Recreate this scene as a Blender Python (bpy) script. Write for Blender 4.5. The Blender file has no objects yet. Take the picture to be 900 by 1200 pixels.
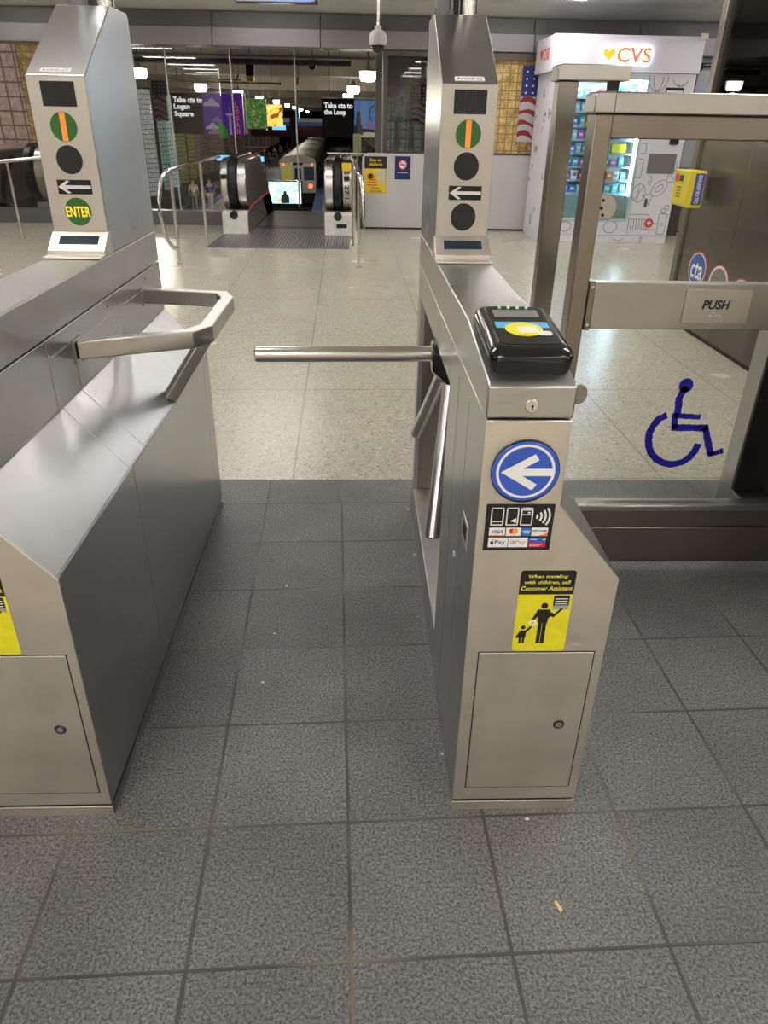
import bpy, bmesh, math, random
from mathutils import Vector, Matrix
random.seed(7)
C = bpy.context.scene.collection
PI = math.pi

# ------------------------------------------------------------------ camera
cam_d = bpy.data.cameras.new('camera')
cam = bpy.data.objects.new('camera', cam_d); C.objects.link(cam)
F_PIX = 845.7
cam_d.sensor_fit = 'VERTICAL'; cam_d.sensor_height = 36.0; cam_d.lens = 36.0 * F_PIX / 1200.0
cam_d.clip_start = 0.02; cam_d.clip_end = 500
_r = Vector((0.99938125, -0.0310386, 0.01654465)); _u = Vector((2.65019986e-04, 0.477014693, 0.87889528)); _w = Vector((0.03517172, 0.87834708, -0.47672777))
cam.matrix_world = Matrix(((_r.x, _u.x, -_w.x, 0), (_r.y, _u.y, -_w.y, 0), (_r.z, _u.z, -_w.z, 1.4), (0, 0, 0, 1)))
bpy.context.scene.camera = cam

# ------------------------------------------------------------------ world and exposure
W = bpy.data.worlds.new('world'); bpy.context.scene.world = W; W.use_nodes = True
W.node_tree.nodes['Background'].inputs[0].default_value = (0.75, 0.78, 0.8, 1)
W.node_tree.nodes['Background'].inputs[1].default_value = 0.12
vs = bpy.context.scene.view_settings
vs.view_transform = 'Standard'; vs.look = 'None'; vs.gamma = 1.0; vs.use_curve_mapping = False; vs.exposure = 0.22
CEIL_LIGHT = 20.0      # strength of the ceiling diffusers

# ------------------------------------------------------------------ materials
_m = {}
def mat(name, col, rough=0.5, metal=0.0, emit=0.0, ecol=None, var=0.0, vscale=6.0, bump=0.0, bscale=80.0, trans=0.0, ior=1.45, coat=0.0, stretch=None, spec=None, rvar=0.0, detail=2.0):
    if name in _m: return _m[name]
    m = bpy.data.materials.new(name); m.use_nodes = True; _m[name] = m
    nt = m.node_tree; N = nt.nodes; L = nt.links; b = N['Principled BSDF']
    b.inputs['Base Color'].default_value = (*col, 1); b.inputs['Roughness'].default_value = rough; b.inputs['Metallic'].default_value = metal
    b.inputs['IOR'].default_value = ior; b.inputs['Transmission Weight'].default_value = trans; b.inputs['Coat Weight'].default_value = coat
    if spec is not None: b.inputs['Specular IOR Level'].default_value = spec
    if emit: b.inputs['Emission Color'].default_value = (*(ecol or col), 1); b.inputs['Emission Strength'].default_value = emit
    if var or bump or rvar:
        tc = N.new('ShaderNodeTexCoord'); mp = N.new('ShaderNodeMapping'); L.new(tc.outputs['Object'], mp.inputs[0])
        if stretch: mp.inputs['Scale'].default_value = stretch
        if var or rvar:
            n = N.new('ShaderNodeTexNoise'); n.inputs['Scale'].default_value = vscale; n.inputs['Detail'].default_value = detail; L.new(mp.outputs[0], n.inputs[0])
            if var:
                r = N.new('ShaderNodeMapRange'); r.inputs[1].default_value = .15; r.inputs[2].default_value = .85; r.inputs[3].default_value = 1 - var * 1.3; r.inputs[4].default_value = 1 + var * 1.3
                L.new(n.outputs[0], r.inputs[0])
                v = N.new('ShaderNodeVectorMath'); v.operation = 'SCALE'; v.inputs[0].default_value = col; L.new(r.outputs[0], v.inputs['Scale']); L.new(v.outputs[0], b.inputs['Base Color'])
            if rvar:
                r2 = N.new('ShaderNodeMapRange'); r2.inputs[1].default_value = .15; r2.inputs[2].default_value = .85; r2.inputs[3].default_value = rough - rvar; r2.inputs[4].default_value = rough + rvar
                L.new(n.outputs[0], r2.inputs[0]); L.new(r2.outputs[0], b.inputs['Roughness'])
        if bump:
            n2 = N.new('ShaderNodeTexNoise'); n2.inputs['Scale'].default_value = bscale; n2.inputs['Detail'].default_value = 3; L.new(mp.outputs[0], n2.inputs[0])
            bp = N.new('ShaderNodeBump'); bp.inputs['Strength'].default_value = bump; bp.inputs['Distance'].default_value = .002; L.new(n2.outputs[0], bp.inputs['Height']); L.new(bp.outputs[0], b.inputs['Normal'])
    return m

STEEL = mat('brushed_stainless', (.475, .475, .48), rough=.29, metal=1, var=.06, vscale=3, rvar=.03)
STEEL_TOP = mat('brushed_stainless_lid', (.50, .50, .495), rough=.32, metal=1, var=.08, vscale=7, bump=.06, bscale=260, rvar=.06)
STEEL_FRONT = mat('satin_stainless_front', (.70, .655, .59), rough=.50, metal=1, var=.09, vscale=9, bump=.10, bscale=220, rvar=.05)
STEEL_TUBE = mat('polished_tube_steel', (.68, .66, .64), rough=.22, metal=1)
STEEL_GATE = mat('bronze_tinted_steel', (.265, .235, .205), rough=.30, metal=1, var=.08, vscale=3, bump=.05, bscale=250, rvar=.05)
STEEL_CAP = mat('gate_cap_steel', (.45, .435, .41), rough=.32, metal=1, var=.1, vscale=4, bump=.05, bscale=200)
STEEL_BOOTH = mat('booth_steel', (.19, .175, .16), rough=.25, metal=1, var=.15, vscale=1.6, rvar=.06)
BLACK = mat('black_plastic', (.008, .008, .009), rough=.18, coat=.4)
BLACKM = mat('black_matte', (.012, .012, .012), rough=.6)
RUBBER = mat('black_rubber', (.01, .01, .01), rough=.35)
GAP = mat('dark_gap', (.01, .01, .01), rough=.9)
WHITE = mat('white_paint', (.8, .8, .8), rough=.5)
WHITEV = mat('white_vinyl', (.85, .85, .84), rough=.4)
YEL = mat('yellow_vinyl', (.78, .70, .02), rough=.4, var=.08, vscale=40)
YELTXT = mat('yellow_print', (.75, .68, .05), rough=.5)
SIGBLUE = mat('sign_blue', (.02, .09, .55), rough=.25, coat=.5)
NAVY = mat('navy_sign', (.01, .02, .12), rough=.4)
CRED = mat('red_print', (.75, .02, .03), rough=.4)
ORG = mat('orange_print', (.9, .25, .02), rough=.4)
GREYP = mat('grey_print', (.35, .35, .35), rough=.5)
SKY = mat('light_blue_print', (.05, .42, .8), rough=.3)
ROYAL = mat('wheelchair_blue', (.004, .004, .30), rough=.5)

def glass_mat(name, tint=(1, 1, 1), rough=0.0, op=.06):
    # thin architectural glass: mostly clear, mirror-like at grazing angles
    m = bpy.data.materials.new(name); m.use_nodes = True; nt = m.node_tree; N = nt.nodes; L = nt.links; N.clear()
    o = N.new('ShaderNodeOutputMaterial'); t = N.new('ShaderNodeBsdfTransparent'); g = N.new('ShaderNodeBsdfGlossy'); mx = N.new('ShaderNodeMixShader'); fr = N.new('ShaderNodeFresnel')
    t.inputs[0].default_value = (*tint, 1); g.inputs['Roughness'].default_value = rough; fr.inputs[0].default_value = 1.45
    L.new(fr.outputs[0], mx.inputs[0]); L.new(t.outputs[0], mx.inputs[1]); L.new(g.outputs[0], mx.inputs[2]); L.new(mx.outputs[0], o.inputs[0])
    _m[name] = m; return m
LH = mat('lamp_housing', (.12, .12, .11), rough=.4)
GLASS = glass_mat('clear_glass', (.96, .97, .96))
GLASS_DK = glass_mat('smoked_glass', (.6, .6, .6))

def tile_mat():
    m = bpy.data.materials.new('slate_floor_tile'); m.use_nodes = True; nt = m.node_tree; N = nt.nodes; L = nt.links; b = N['Principled BSDF']
    tc = N.new('ShaderNodeTexCoord'); mp = N.new('ShaderNodeMapping'); L.new(tc.outputs['Object'], mp.inputs[0])
    mp.vector_type = 'TEXTURE'
    mp.inputs['Location'].default_value = (.0103 * math.cos(.0303) - .795 * math.sin(.0303), .0103 * math.sin(.0303) + .795 * math.cos(.0303), 0)
    mp.inputs['Rotation'].default_value = (0, 0, .0303); mp.inputs['Scale'].default_value = (.3086, .3105, 1)
    sep = N.new('ShaderNodeSeparateXYZ'); L.new(mp.outputs[0], sep.inputs[0])
    def near(out):
        f = N.new('ShaderNodeMath'); f.operation = 'PINGPONG'; f.inputs[1].default_value = .5; L.new(out, f.inputs[0])
        return f.outputs[0]
    mn = N.new('ShaderNodeMath'); mn.operation = 'MINIMUM'; L.new(near(sep.outputs[0]), mn.inputs[0]); L.new(near(sep.outputs[1]), mn.inputs[1])
    gr = N.new('ShaderNodeMapRange'); gr.inputs[1].default_value = .008; gr.inputs[2].default_value = .014; L.new(mn.outputs[0], gr.inputs[0])
    # per tile tone
    fl = N.new('ShaderNodeVectorMath'); fl.operation = 'FLOOR'; L.new(mp.outputs[0], fl.inputs[0])
    wn = N.new('ShaderNodeTexWhiteNoise'); L.new(fl.outputs[0], wn.inputs[0])
    n = N.new('ShaderNodeTexNoise'); n.inputs['Scale'].default_value = 165; n.inputs['Detail'].default_value = 3; n.inputs['Roughness'].default_value = .7; L.new(tc.outputs['Object'], n.inputs[0])
    n3 = N.new('ShaderNodeTexNoise'); n3.inputs['Scale'].default_value = 3.0; n3.inputs['Detail'].default_value = 5; L.new(tc.outputs['Object'], n3.inputs[0])
    cr = N.new('ShaderNodeValToRGB'); cr.color_ramp.elements[0].position = .35; cr.color_ramp.elements[0].color = (.032, .033, .034, 1); cr.color_ramp.elements[1].position = .70; cr.color_ramp.elements[1].color = (.245, .245, .24, 1)
    L.new(n.outputs[0], cr.inputs[0])
    tone = N.new('ShaderNodeMapRange'); tone.inputs[3].default_value = .86; tone.inputs[4].default_value = 1.1; L.new(wn.outputs[0], tone.inputs[0])
    t2 = N.new('ShaderNodeMapRange'); t2.inputs[1].default_value = .35; t2.inputs[2].default_value = .65; t2.inputs[3].default_value = .85; t2.inputs[4].default_value = 1.15; L.new(n3.outputs[0], t2.inputs[0])
    ml = N.new('ShaderNodeMath'); ml.operation = 'MULTIPLY'; L.new(tone.outputs[0], ml.inputs[0]); L.new(t2.outputs[0], ml.inputs[1])
    sc = N.new('ShaderNodeVectorMath'); sc.operation = 'SCALE'; L.new(cr.outputs[0], sc.inputs[0]); L.new(ml.outputs[0], sc.inputs['Scale'])
    gn = N.new('ShaderNodeTexNoise'); gn.inputs['Scale'].default_value = 2.3; L.new(tc.outputs['Object'], gn.inputs[0])
    gc = N.new('ShaderNodeValToRGB'); gc.color_ramp.elements[0].position = .45; gc.color_ramp.elements[0].color = (.05, .047, .042, 1); gc.color_ramp.elements[1].position = .68; gc.color_ramp.elements[1].color = (.19, .165, .12, 1); L.new(gn.outputs[0], gc.inputs[0])
    mx = N.new('ShaderNodeMix'); mx.data_type = 'RGBA'; L.new(gr.outputs[0], mx.inputs[0]); L.new(gc.outputs[0], mx.inputs[6]); L.new(sc.outputs[0], mx.inputs[7]); L.new(mx.outputs[2], b.inputs['Base Color'])
    b.inputs['Roughness'].default_value = .48
    ad = N.new('ShaderNodeMath'); ad.operation = 'MULTIPLY_ADD'; L.new(n.outputs[0], ad.inputs[0]); ad.inputs[1].default_value = .5; L.new(gr.outputs[0], ad.inputs[2])
    bp = N.new('ShaderNodeBump'); bp.inputs['Strength'].default_value = .6; bp.inputs['Distance'].default_value = .0025; L.new(ad.outputs[0], bp.inputs['Height']); L.new(bp.outputs[0], b.inputs['Normal'])
    return m
TILE = tile_mat()

def terrazzo_mat():
    m = bpy.data.materials.new('cream_terrazzo'); m.use_nodes = True; nt = m.node_tree; N = nt.nodes; L = nt.links; b = N['Principled BSDF']
    tc = N.new('ShaderNodeTexCoord'); mp = N.new('ShaderNodeMapping'); L.new(tc.outputs['Object'], mp.inputs[0])
    mp.vector_type = 'TEXTURE'; mp.inputs['Location'].default_value = (-.29, 2.87, 0); mp.inputs['Rotation'].default_value = (0, 0, .018); mp.inputs['Scale'].default_value = (.83, 1.225, 1)
    sep = N.new('ShaderNodeSeparateXYZ'); L.new(mp.outputs[0], sep.inputs[0])
    def line(out, w):
        f = N.new('ShaderNodeMath'); f.operation = 'PINGPONG'; f.inputs[1].default_value = .5; L.new(out, f.inputs[0])
        r = N.new('ShaderNodeMapRange'); r.inputs[1].default_value = w; r.inputs[2].default_value = w * 1.8; L.new(f.outputs[0], r.inputs[0]); return r.outputs[0]
    mn = N.new('ShaderNodeMath'); mn.operation = 'MINIMUM'; L.new(line(sep.outputs[0], .0035), mn.inputs[0]); L.new(line(sep.outputs[1], .0025), mn.inputs[1])
    n = N.new('ShaderNodeTexVoronoi'); n.inputs['Scale'].default_value = 100; L.new(tc.outputs['Object'], n.inputs[0])
    bw = N.new('ShaderNodeSeparateColor'); L.new(n.outputs['Color'], bw.inputs[0])
    cr = N.new('ShaderNodeValToRGB'); e = cr.color_ramp.elements; e[0].position = 0; e[0].color = (.24, .21, .165, 1); e[1].position = 1; e[1].color = (.60, .56, .47, 1)
    k = e.new(.1); k.color = (.41, .375, .30, 1); k = e.new(.85); k.color = (.47, .435, .355, 1)
    L.new(bw.outputs[0], cr.inputs[0])
    n3 = N.new('ShaderNodeTexNoise'); n3.inputs['Scale'].default_value = 1.1; n3.inputs['Detail'].default_value = 2; L.new(tc.outputs['Object'], n3.inputs[0])
    t2 = N.new('ShaderNodeMapRange'); t2.inputs[1].default_value = .1; t2.inputs[2].default_value = .9; t2.inputs[3].default_value = .95; t2.inputs[4].default_value = 1.05; L.new(n3.outputs[0], t2.inputs[0])
    sc = N.new('ShaderNodeVectorMath'); sc.operation = 'SCALE'; L.new(cr.outputs[0], sc.inputs[0]); L.new(t2.outputs[0], sc.inputs['Scale'])
    mx = N.new('ShaderNodeMix'); mx.data_type = 'RGBA'; L.new(mn.outputs[0], mx.inputs[0]); mx.inputs[6].default_value = (.27, .245, .19, 1); L.new(sc.outputs[0], mx.inputs[7]); L.new(mx.outputs[2], b.inputs['Base Color'])
    rr = N.new('ShaderNodeMapRange'); rr.inputs[1].default_value = .1; rr.inputs[2].default_value = .9; rr.inputs[3].default_value = .22; rr.inputs[4].default_value = .30; L.new(n3.outputs[0], rr.inputs[0]); L.new(rr.outputs[0], b.inputs['Roughness'])
    return m
TERR = terrazzo_mat()

def block_mat(name, c1, c2, emit=0.0, size=.15, gap=(.02, .018, .015)):
    # glass block wall: grid of bulging glass bricks with coloured glow, back light in the hall bays
    m = bpy.data.materials.new(name); m.use_nodes = True; nt = m.node_tree; N = nt.nodes; L = nt.links; b = N['Principled BSDF']
    tc = N.new('ShaderNodeTexCoord'); mp = N.new('ShaderNodeMapping'); L.new(tc.outputs['Object'], mp.inputs[0]); mp.inputs['Scale'].default_value = (1 / size, 1 / size, 1 / size)
    sep = N.new('ShaderNodeSeparateXYZ'); L.new(mp.outputs[0], sep.inputs[0])
    ad = N.new('ShaderNodeMath'); ad.operation = 'ADD'; L.new(sep.outputs[0], ad.inputs[0]); L.new(sep.outputs[1], ad.inputs[1])
    def pp(out):
        f = N.new('ShaderNodeMath'); f.operation = 'PINGPONG'; f.inputs[1].default_value = .5; L.new(out, f.inputs[0]); return f.outputs[0]
    mn = N.new('ShaderNodeMath'); mn.operation = 'MINIMUM'; L.new(pp(ad.outputs[0]), mn.inputs[0]); L.new(pp(sep.outputs[2]), mn.inputs[1])
    gr = N.new('ShaderNodeMapRange'); gr.inputs[1].default_value = .03; gr.inputs[2].default_value = .09; L.new(mn.outputs[0], gr.inputs[0])
    n = N.new('ShaderNodeTexNoise'); n.inputs['Scale'].default_value = 9; n.inputs['Detail'].default_value = 6; n.inputs['Roughness'].default_value = .8; L.new(tc.outputs['Object'], n.inputs[0])
    cr = N.new('ShaderNodeValToRGB'); cr.color_ramp.elements[0].position = .4; cr.color_ramp.elements[0].color = (*c1, 1); cr.color_ramp.elements[1].position = .66; cr.color_ramp.elements[1].color = (*c2, 1); L.new(n.outputs[0], cr.inputs[0])
    mx = N.new('ShaderNodeMix'); mx.data_type = 'RGBA'; L.new(gr.outputs[0], mx.inputs[0]); mx.inputs[6].default_value = (*gap, 1); L.new(cr.outputs[0], mx.inputs[7]); L.new(mx.outputs[2], b.inputs['Base Color'])
    b.inputs['Roughness'].default_value = .12
    if emit: L.new(mx.outputs[2], b.inputs['Emission Color']); b.inputs['Emission Strength'].default_value = emit
    bp = N.new('ShaderNodeBump'); bp.inputs['Strength'].default_value = .8; bp.inputs['Distance'].default_value = .03; L.new(n.outputs[0], bp.inputs['Height']); L.new(bp.outputs[0], b.inputs['Normal'])
    _m[name] = m; return m

def cells_mat(name, ramp, scale, emit=0.0, rough=.4, stretch=(1, 1, 1)):
    # irregular patches of colour for printed artwork
    m = bpy.data.materials.new(name); m.use_nodes = True; nt = m.node_tree; N = nt.nodes; L = nt.links; b = N['Principled BSDF']
    tc = N.new('ShaderNodeTexCoord'); mp = N.new('ShaderNodeMapping'); mp.inputs['Scale'].default_value = stretch; L.new(tc.outputs['Object'], mp.inputs[0])
    n = N.new('ShaderNodeTexNoise'); n.inputs['Scale'].default_value = scale; n.inputs['Detail'].default_value = 2; n.inputs['Distortion'].default_value = 1.2; L.new(mp.outputs[0], n.inputs[0])
    cr = N.new('ShaderNodeValToRGB'); cr.color_ramp.interpolation = 'CONSTANT'
    for i, c in enumerate(ramp):
        e = cr.color_ramp.elements[i] if i < 2 else cr.color_ramp.elements.new(.5)
        e.position = .28 + .44 * i / max(1, len(ramp) - 1) - (.28 if i == 0 else 0); e.color = (*c, 1)
    L.new(n.outputs[0], cr.inputs[0]); L.new(cr.outputs[0], b.inputs['Base Color']); b.inputs['Roughness'].default_value = rough
    if emit: L.new(cr.outputs[0], b.inputs['Emission Color']); b.inputs['Emission Strength'].default_value = emit
    _m[name] = m; return m

# ------------------------------------------------------------------ mesh helpers
class MB:
    def __init__(s): s.b = bmesh.new()
    def poly(s, pts):
        vs_ = [s.b.verts.new(p) for p in pts]; return s.b.faces.new(vs_)
    def prism(s, poly, axis, a, b):
        def P(p, t): return {'x': (t, p[0], p[1]), 'y': (p[0], t, p[1]), 'z': (p[0], p[1], t)}[axis]
        A = [s.b.verts.new(P(p, a)) for p in poly]; B = [s.b.verts.new(P(p, b)) for p in poly]; n = len(poly)
        s.b.faces.new(A); s.b.faces.new(list(reversed(B)))
        for i in range(n): s.b.faces.new((A[i], B[i], B[(i + 1) % n], A[(i + 1) % n]))
        return s
    def box(s, x0, x1, y0, y1, z0, z1): return s.prism([(x0, y0), (x1, y0), (x1, y1), (x0, y1)], 'z', z0, z1)
    def rings(s, rings, close=True):
        R = [[s.b.verts.new(p) for p in r] for r in rings]; n = len(R[0])
        for a, b in zip(R, R[1:]):
            for i in range(n): s.b.faces.new((a[i], a[(i + 1) % n], b[(i + 1) % n], b[i]))
        if close: s.b.faces.new(R[0]); s.b.faces.new(list(reversed(R[-1])))
        return s
    def cyl(s, p0, p1, r, n=16, r2=None):
        p0 = Vector(p0); p1 = Vector(p1); d = (p1 - p0).normalized(); u = d.orthogonal().normalized(); v = d.cross(u); r2 = r if r2 is None else r2
        return s.rings([[tuple(p + (u * math.cos(2 * PI * k / n) + v * math.sin(2 * PI * k / n)) * q) for k in range(n)] for p, q in ((p0, r), (p1, r2))])
    def tube(s, pts, r, n=10, sq=None, up=(0, 0, 1)):
        # swept tube through points; sq=(half width, half height) gives a rectangular bar
        pts = [Vector(p) for p in pts]; R = []
        for i, p in enumerate(pts):
            d0 = (p - pts[i - 1]).normalized() if i else None; d1 = (pts[i + 1] - p).normalized() if i < len(pts) - 1 else None
            d = ((d0 or d1) + (d1 or d0)).normalized(); u = d.cross(Vector(up))
            if u.length < 1e-3: u = d.orthogonal()
            u.normalize(); v = u.cross(d).normalized(); k = 1.0
            if d0 and d1: k = 1 / max(.5, d.dot(d0))
            if sq: R.append([tuple(p + u * a * sq[0] * k + v * b * sq[1]) for a, b in ((-1, -1), (1, -1), (1, 1), (-1, 1))])
            else: R.append([tuple(p + (u * math.cos(2 * PI * j / n) + v * math.sin(2 * PI * j / n)) * r) for j in range(n)])
        return s.rings(R)
    def disc(s, c, r, axis, t, n=32, ry=None):
        ry = ry or r
        if axis == 'y': return s.prism([(c[0] + r * math.cos(2 * PI * k / n), c[2] + ry * math.sin(2 * PI * k / n)) for k in range(n)], 'y', c[1], c[1] + t)
        if axis == 'x': return s.prism([(c[1] + r * math.cos(2 * PI * k / n), c[2] + ry * math.sin(2 * PI * k / n)) for k in range(n)], 'x', c[0], c[0] + t)
        return s.prism([(c[0] + r * math.cos(2 * PI * k / n), c[1] + ry * math.sin(2 * PI * k / n)) for k in range(n)], 'z', c[2], c[2] + t)
    def ringy(s, cx, cz, ro, ri, y0, y1, n=40, a0=0, a1=2 * PI):
        # annulus (or arc) in a plane facing -Y
        full = abs(a1 - a0 - 2 * PI) < 1e-6; m = n if full else n + 1
        def V(r, k, y): a = a0 + (a1 - a0) * k / n; return s.b.verts.new((cx + r * math.cos(a), y, cz + r * math.sin(a)))
        g = [[V(r, k, y) for k in range(m)] for r, y in ((ro, y0), (ri, y0), (ri, y1), (ro, y1))]
        for k in range(n):
            k2 = (k + 1) % m
            for j in range(4): s.b.faces.new((g[j][k], g[j][k2], g[(j + 1) % 4][k2], g[(j + 1) % 4][k]))
        if not full:
            for k in (0, n): s.b.faces.new([g[j][k] for j in range(4)])
        return s
    def build(s, name, m, parent=None, bevel=0, smooth=False, seg=2, M=None):
        if M is not None: bmesh.ops.transform(s.b, matrix=M, verts=s.b.verts)
        bmesh.ops.recalc_face_normals(s.b, faces=s.b.faces)
        me = bpy.data.meshes.new(name); s.b.to_mesh(me); s.b.free(); me.materials.append(m)
        o = bpy.data.objects.new(name, me); C.objects.link(o)
        if parent: o.parent = parent
        if bevel:
            md = o.modifiers.new('bevel', 'BEVEL'); md.width = bevel; md.segments = seg; md.limit_method = 'ANGLE'; md.angle_limit = .5
            smooth = True
        if smooth:
            for p in me.polygons: p.use_smooth = True
            me.set_sharp_from_angle(angle=.7)
        return o
def rrect(x0, x1, y0, y1, r, n=5):
    P = []
    for cx, cy, a in ((x1 - r, y1 - r, 0), (x0 + r, y1 - r, PI / 2), (x0 + r, y0 + r, PI), (x1 - r, y0 + r, 3 * PI / 2)):
        for k in range(n + 1): P.append((cx + r * math.cos(a + PI / 2 * k / n), cy + r * math.sin(a + PI / 2 * k / n)))
    return P
def empty(name, loc=(0, 0, 0), rz=0, parent=None):
    o = bpy.data.objects.new(name, None); o.empty_display_size = .1; C.objects.link(o); o.location = loc; o.rotation_euler = (0, 0, rz)
    if parent: o.parent = parent
    return o
def tag(o, label=None, cat=None, group=None, kind=None):
    if label: o['label'] = label
    if cat: o['category'] = cat
    if group: o['group'] = group
    if kind: o['kind'] = kind
    return o
def struct(o): o['kind'] = 'structure'; return o
def copy_tree(o, parent=None):
    c = o.copy(); C.objects.link(c); c.parent = parent
    for ch in list(o.children): copy_tree(ch, c)
    return c
_tc = {}
def text_mesh(name, s, m, cx, y, cz, w, h, parent=None, depth=.0008, bold=.02, shear=0, M=None, align='CENTER'):
    # lettering fitted to a box w x h centred at (cx, cz) on a plane facing -Y
    cu = bpy.data.curves.new('t', 'FONT'); cu.body = s; cu.offset = bold; cu.shear = shear; cu.align_x = align; cu.resolution_u = 3; cu.space_line = .95
    to = bpy.data.objects.new('t', cu); C.objects.link(to); dg = bpy.context.evaluated_depsgraph_get()
    me = bpy.data.meshes.new_from_object(to.evaluated_get(dg)); bpy.data.objects.remove(to); bpy.data.curves.remove(cu)
    b = bmesh.new(); b.from_mesh(me)
    xs = [v.co.x for v in b.verts]; ys = [v.co.y for v in b.verts]; x0, x1, y0, y1 = min(xs), max(xs), min(ys), max(ys)
    for v in b.verts: v.co = Vector((cx + ((v.co.x - x0) / (x1 - x0) - .5) * w, y, cz + ((v.co.y - y0) / (y1 - y0) - .5) * h))
    r = bmesh.ops.extrude_face_region(b, geom=list(b.faces)); vv = [e for e in r['geom'] if isinstance(e, bmesh.types.BMVert)]
    bmesh.ops.translate(b, vec=(0, -depth, 0), verts=vv)
    bmesh.ops.recalc_face_normals(b, faces=b.faces)
    if M is not None: bmesh.ops.transform(b, matrix=M, verts=b.verts)
    me = bpy.data.meshes.new(name); b.to_mesh(me); b.free(); me.materials.clear(); me.materials.append(m)
    o = bpy.data.objects.new(name, me); C.objects.link(o)
    if parent: o.parent = parent
    return o

# ------------------------------------------------------------------ room shell
BND = 2.88; WALL = 11.35
struct(MB().box(-9, 8, .25, BND, -.1, 0).build('floor', TILE)); struct(MB().box(-9, 8, -5, .25, -.1, 0).build('floor', TERR))
m_ = MB(); m_.box(-9, -4.6, BND, 17, -.1, 0); m_.box(-4.6, -1.93, BND, WALL + .1, -.1, 0); m_.box(-.02, 8, BND, WALL + .1, -.1, 0); m_.box(-1.93, -.02, BND, 11.12, -.1, 0)
struct(m_.build('floor', TERR))
CEILM = mat('ceiling_panel', (.76, .75, .72), rough=.6, var=.06, vscale=1.5)
struct(MB().box(-9, 8, -5, 11.5, 2.72, 2.8).build('ceiling', CEILM))
WALLM = mat('beige_wall_behind', (.74, .66, .54), rough=.55, var=.1, vscale=1.2)
WALLG = mat('grey_metal_wall', (.20, .19, .18), rough=.4, var=.12, vscale=1.5)
struct(MB().box(-9, 8, -5.1, -5, 0, 2.8).build('wall_back', WALLM))
struct(MB().box(-9.1, -9, -5, 17, 0, 2.8).build('wall_left', WALLM))
struct(MB().box(8, 8.1, -5, 11.6, 0, 2.8).build('wall_right', WALLG))
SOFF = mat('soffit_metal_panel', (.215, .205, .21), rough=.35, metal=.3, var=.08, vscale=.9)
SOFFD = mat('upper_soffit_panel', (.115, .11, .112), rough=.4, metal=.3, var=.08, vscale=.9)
m_ = MB()
for k in range(12): m_.box(-8.95 + k * 1.41, -8.95 + (k + 1) * 1.41 - .008, WALL - .1, WALL + .3, 2.225, 2.43)
struct(m_.build('trim_1', SOFF, bevel=.006))
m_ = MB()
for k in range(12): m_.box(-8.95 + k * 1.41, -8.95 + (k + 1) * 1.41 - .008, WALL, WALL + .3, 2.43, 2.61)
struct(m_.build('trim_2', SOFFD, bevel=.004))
struct(MB().prism([(WALL - .35, 2.72), (WALL + .1, 2.60), (WALL + .3, 2.60), (WALL + .3, 2.75)], 'x', -9, 8).build('trim_3', CEILM))

# ceiling light fixtures over the fare gates
LENS = mat('lit_diffuser', (1, .97, .92), emit=CEIL_LIGHT, ecol=(1.0, .97, .93))
FIXT = mat('fixture_white', (.7, .7, .68), rough=.4)
lf = None; n_ = 0
for y in (-4.3, -2.4, -.4, 2.2, 4.9, 7.4, 9.9):
    for x in (-4.6, -1.2, 2.0, 5.4):
        if lf is None:
            lf = empty('ceiling_light', (x, y, 2.72)); o_ = lf
            MB().box(-.66, .66, -.17, .17, -.05, 0).build('housing', FIXT, lf, bevel=.006)
            MB().box(-.62, .62, -.14, .14, -.062, -.05).build('diffuser', LENS, lf)
        else: o_ = copy_tree(lf); o_.location = (x, y, 2.72)
        tag(o_, 'long white ceiling light above the concourse floor', 'ceiling light', 'ceiling lights over the concourse')

for x, y, z, sc_, lab in ((-6.6, 13.2, 3.35, 1, 'unseen fill light added over the far left escalator'), (-8.2, 14.6, 3.35, 1, 'unseen fill light added before the pink glass block wall'), (3.4, 4.9, 2.72, .35, 'small fill light added inside the attendant booth')):
    o_ = copy_tree(lf); o_.location = (x, y, z); o_.scale = (sc_, sc_, 1); tag(o_, lab); del o_['group']  # unseen lamps added to brighten the left escalators and the booth interior

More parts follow.
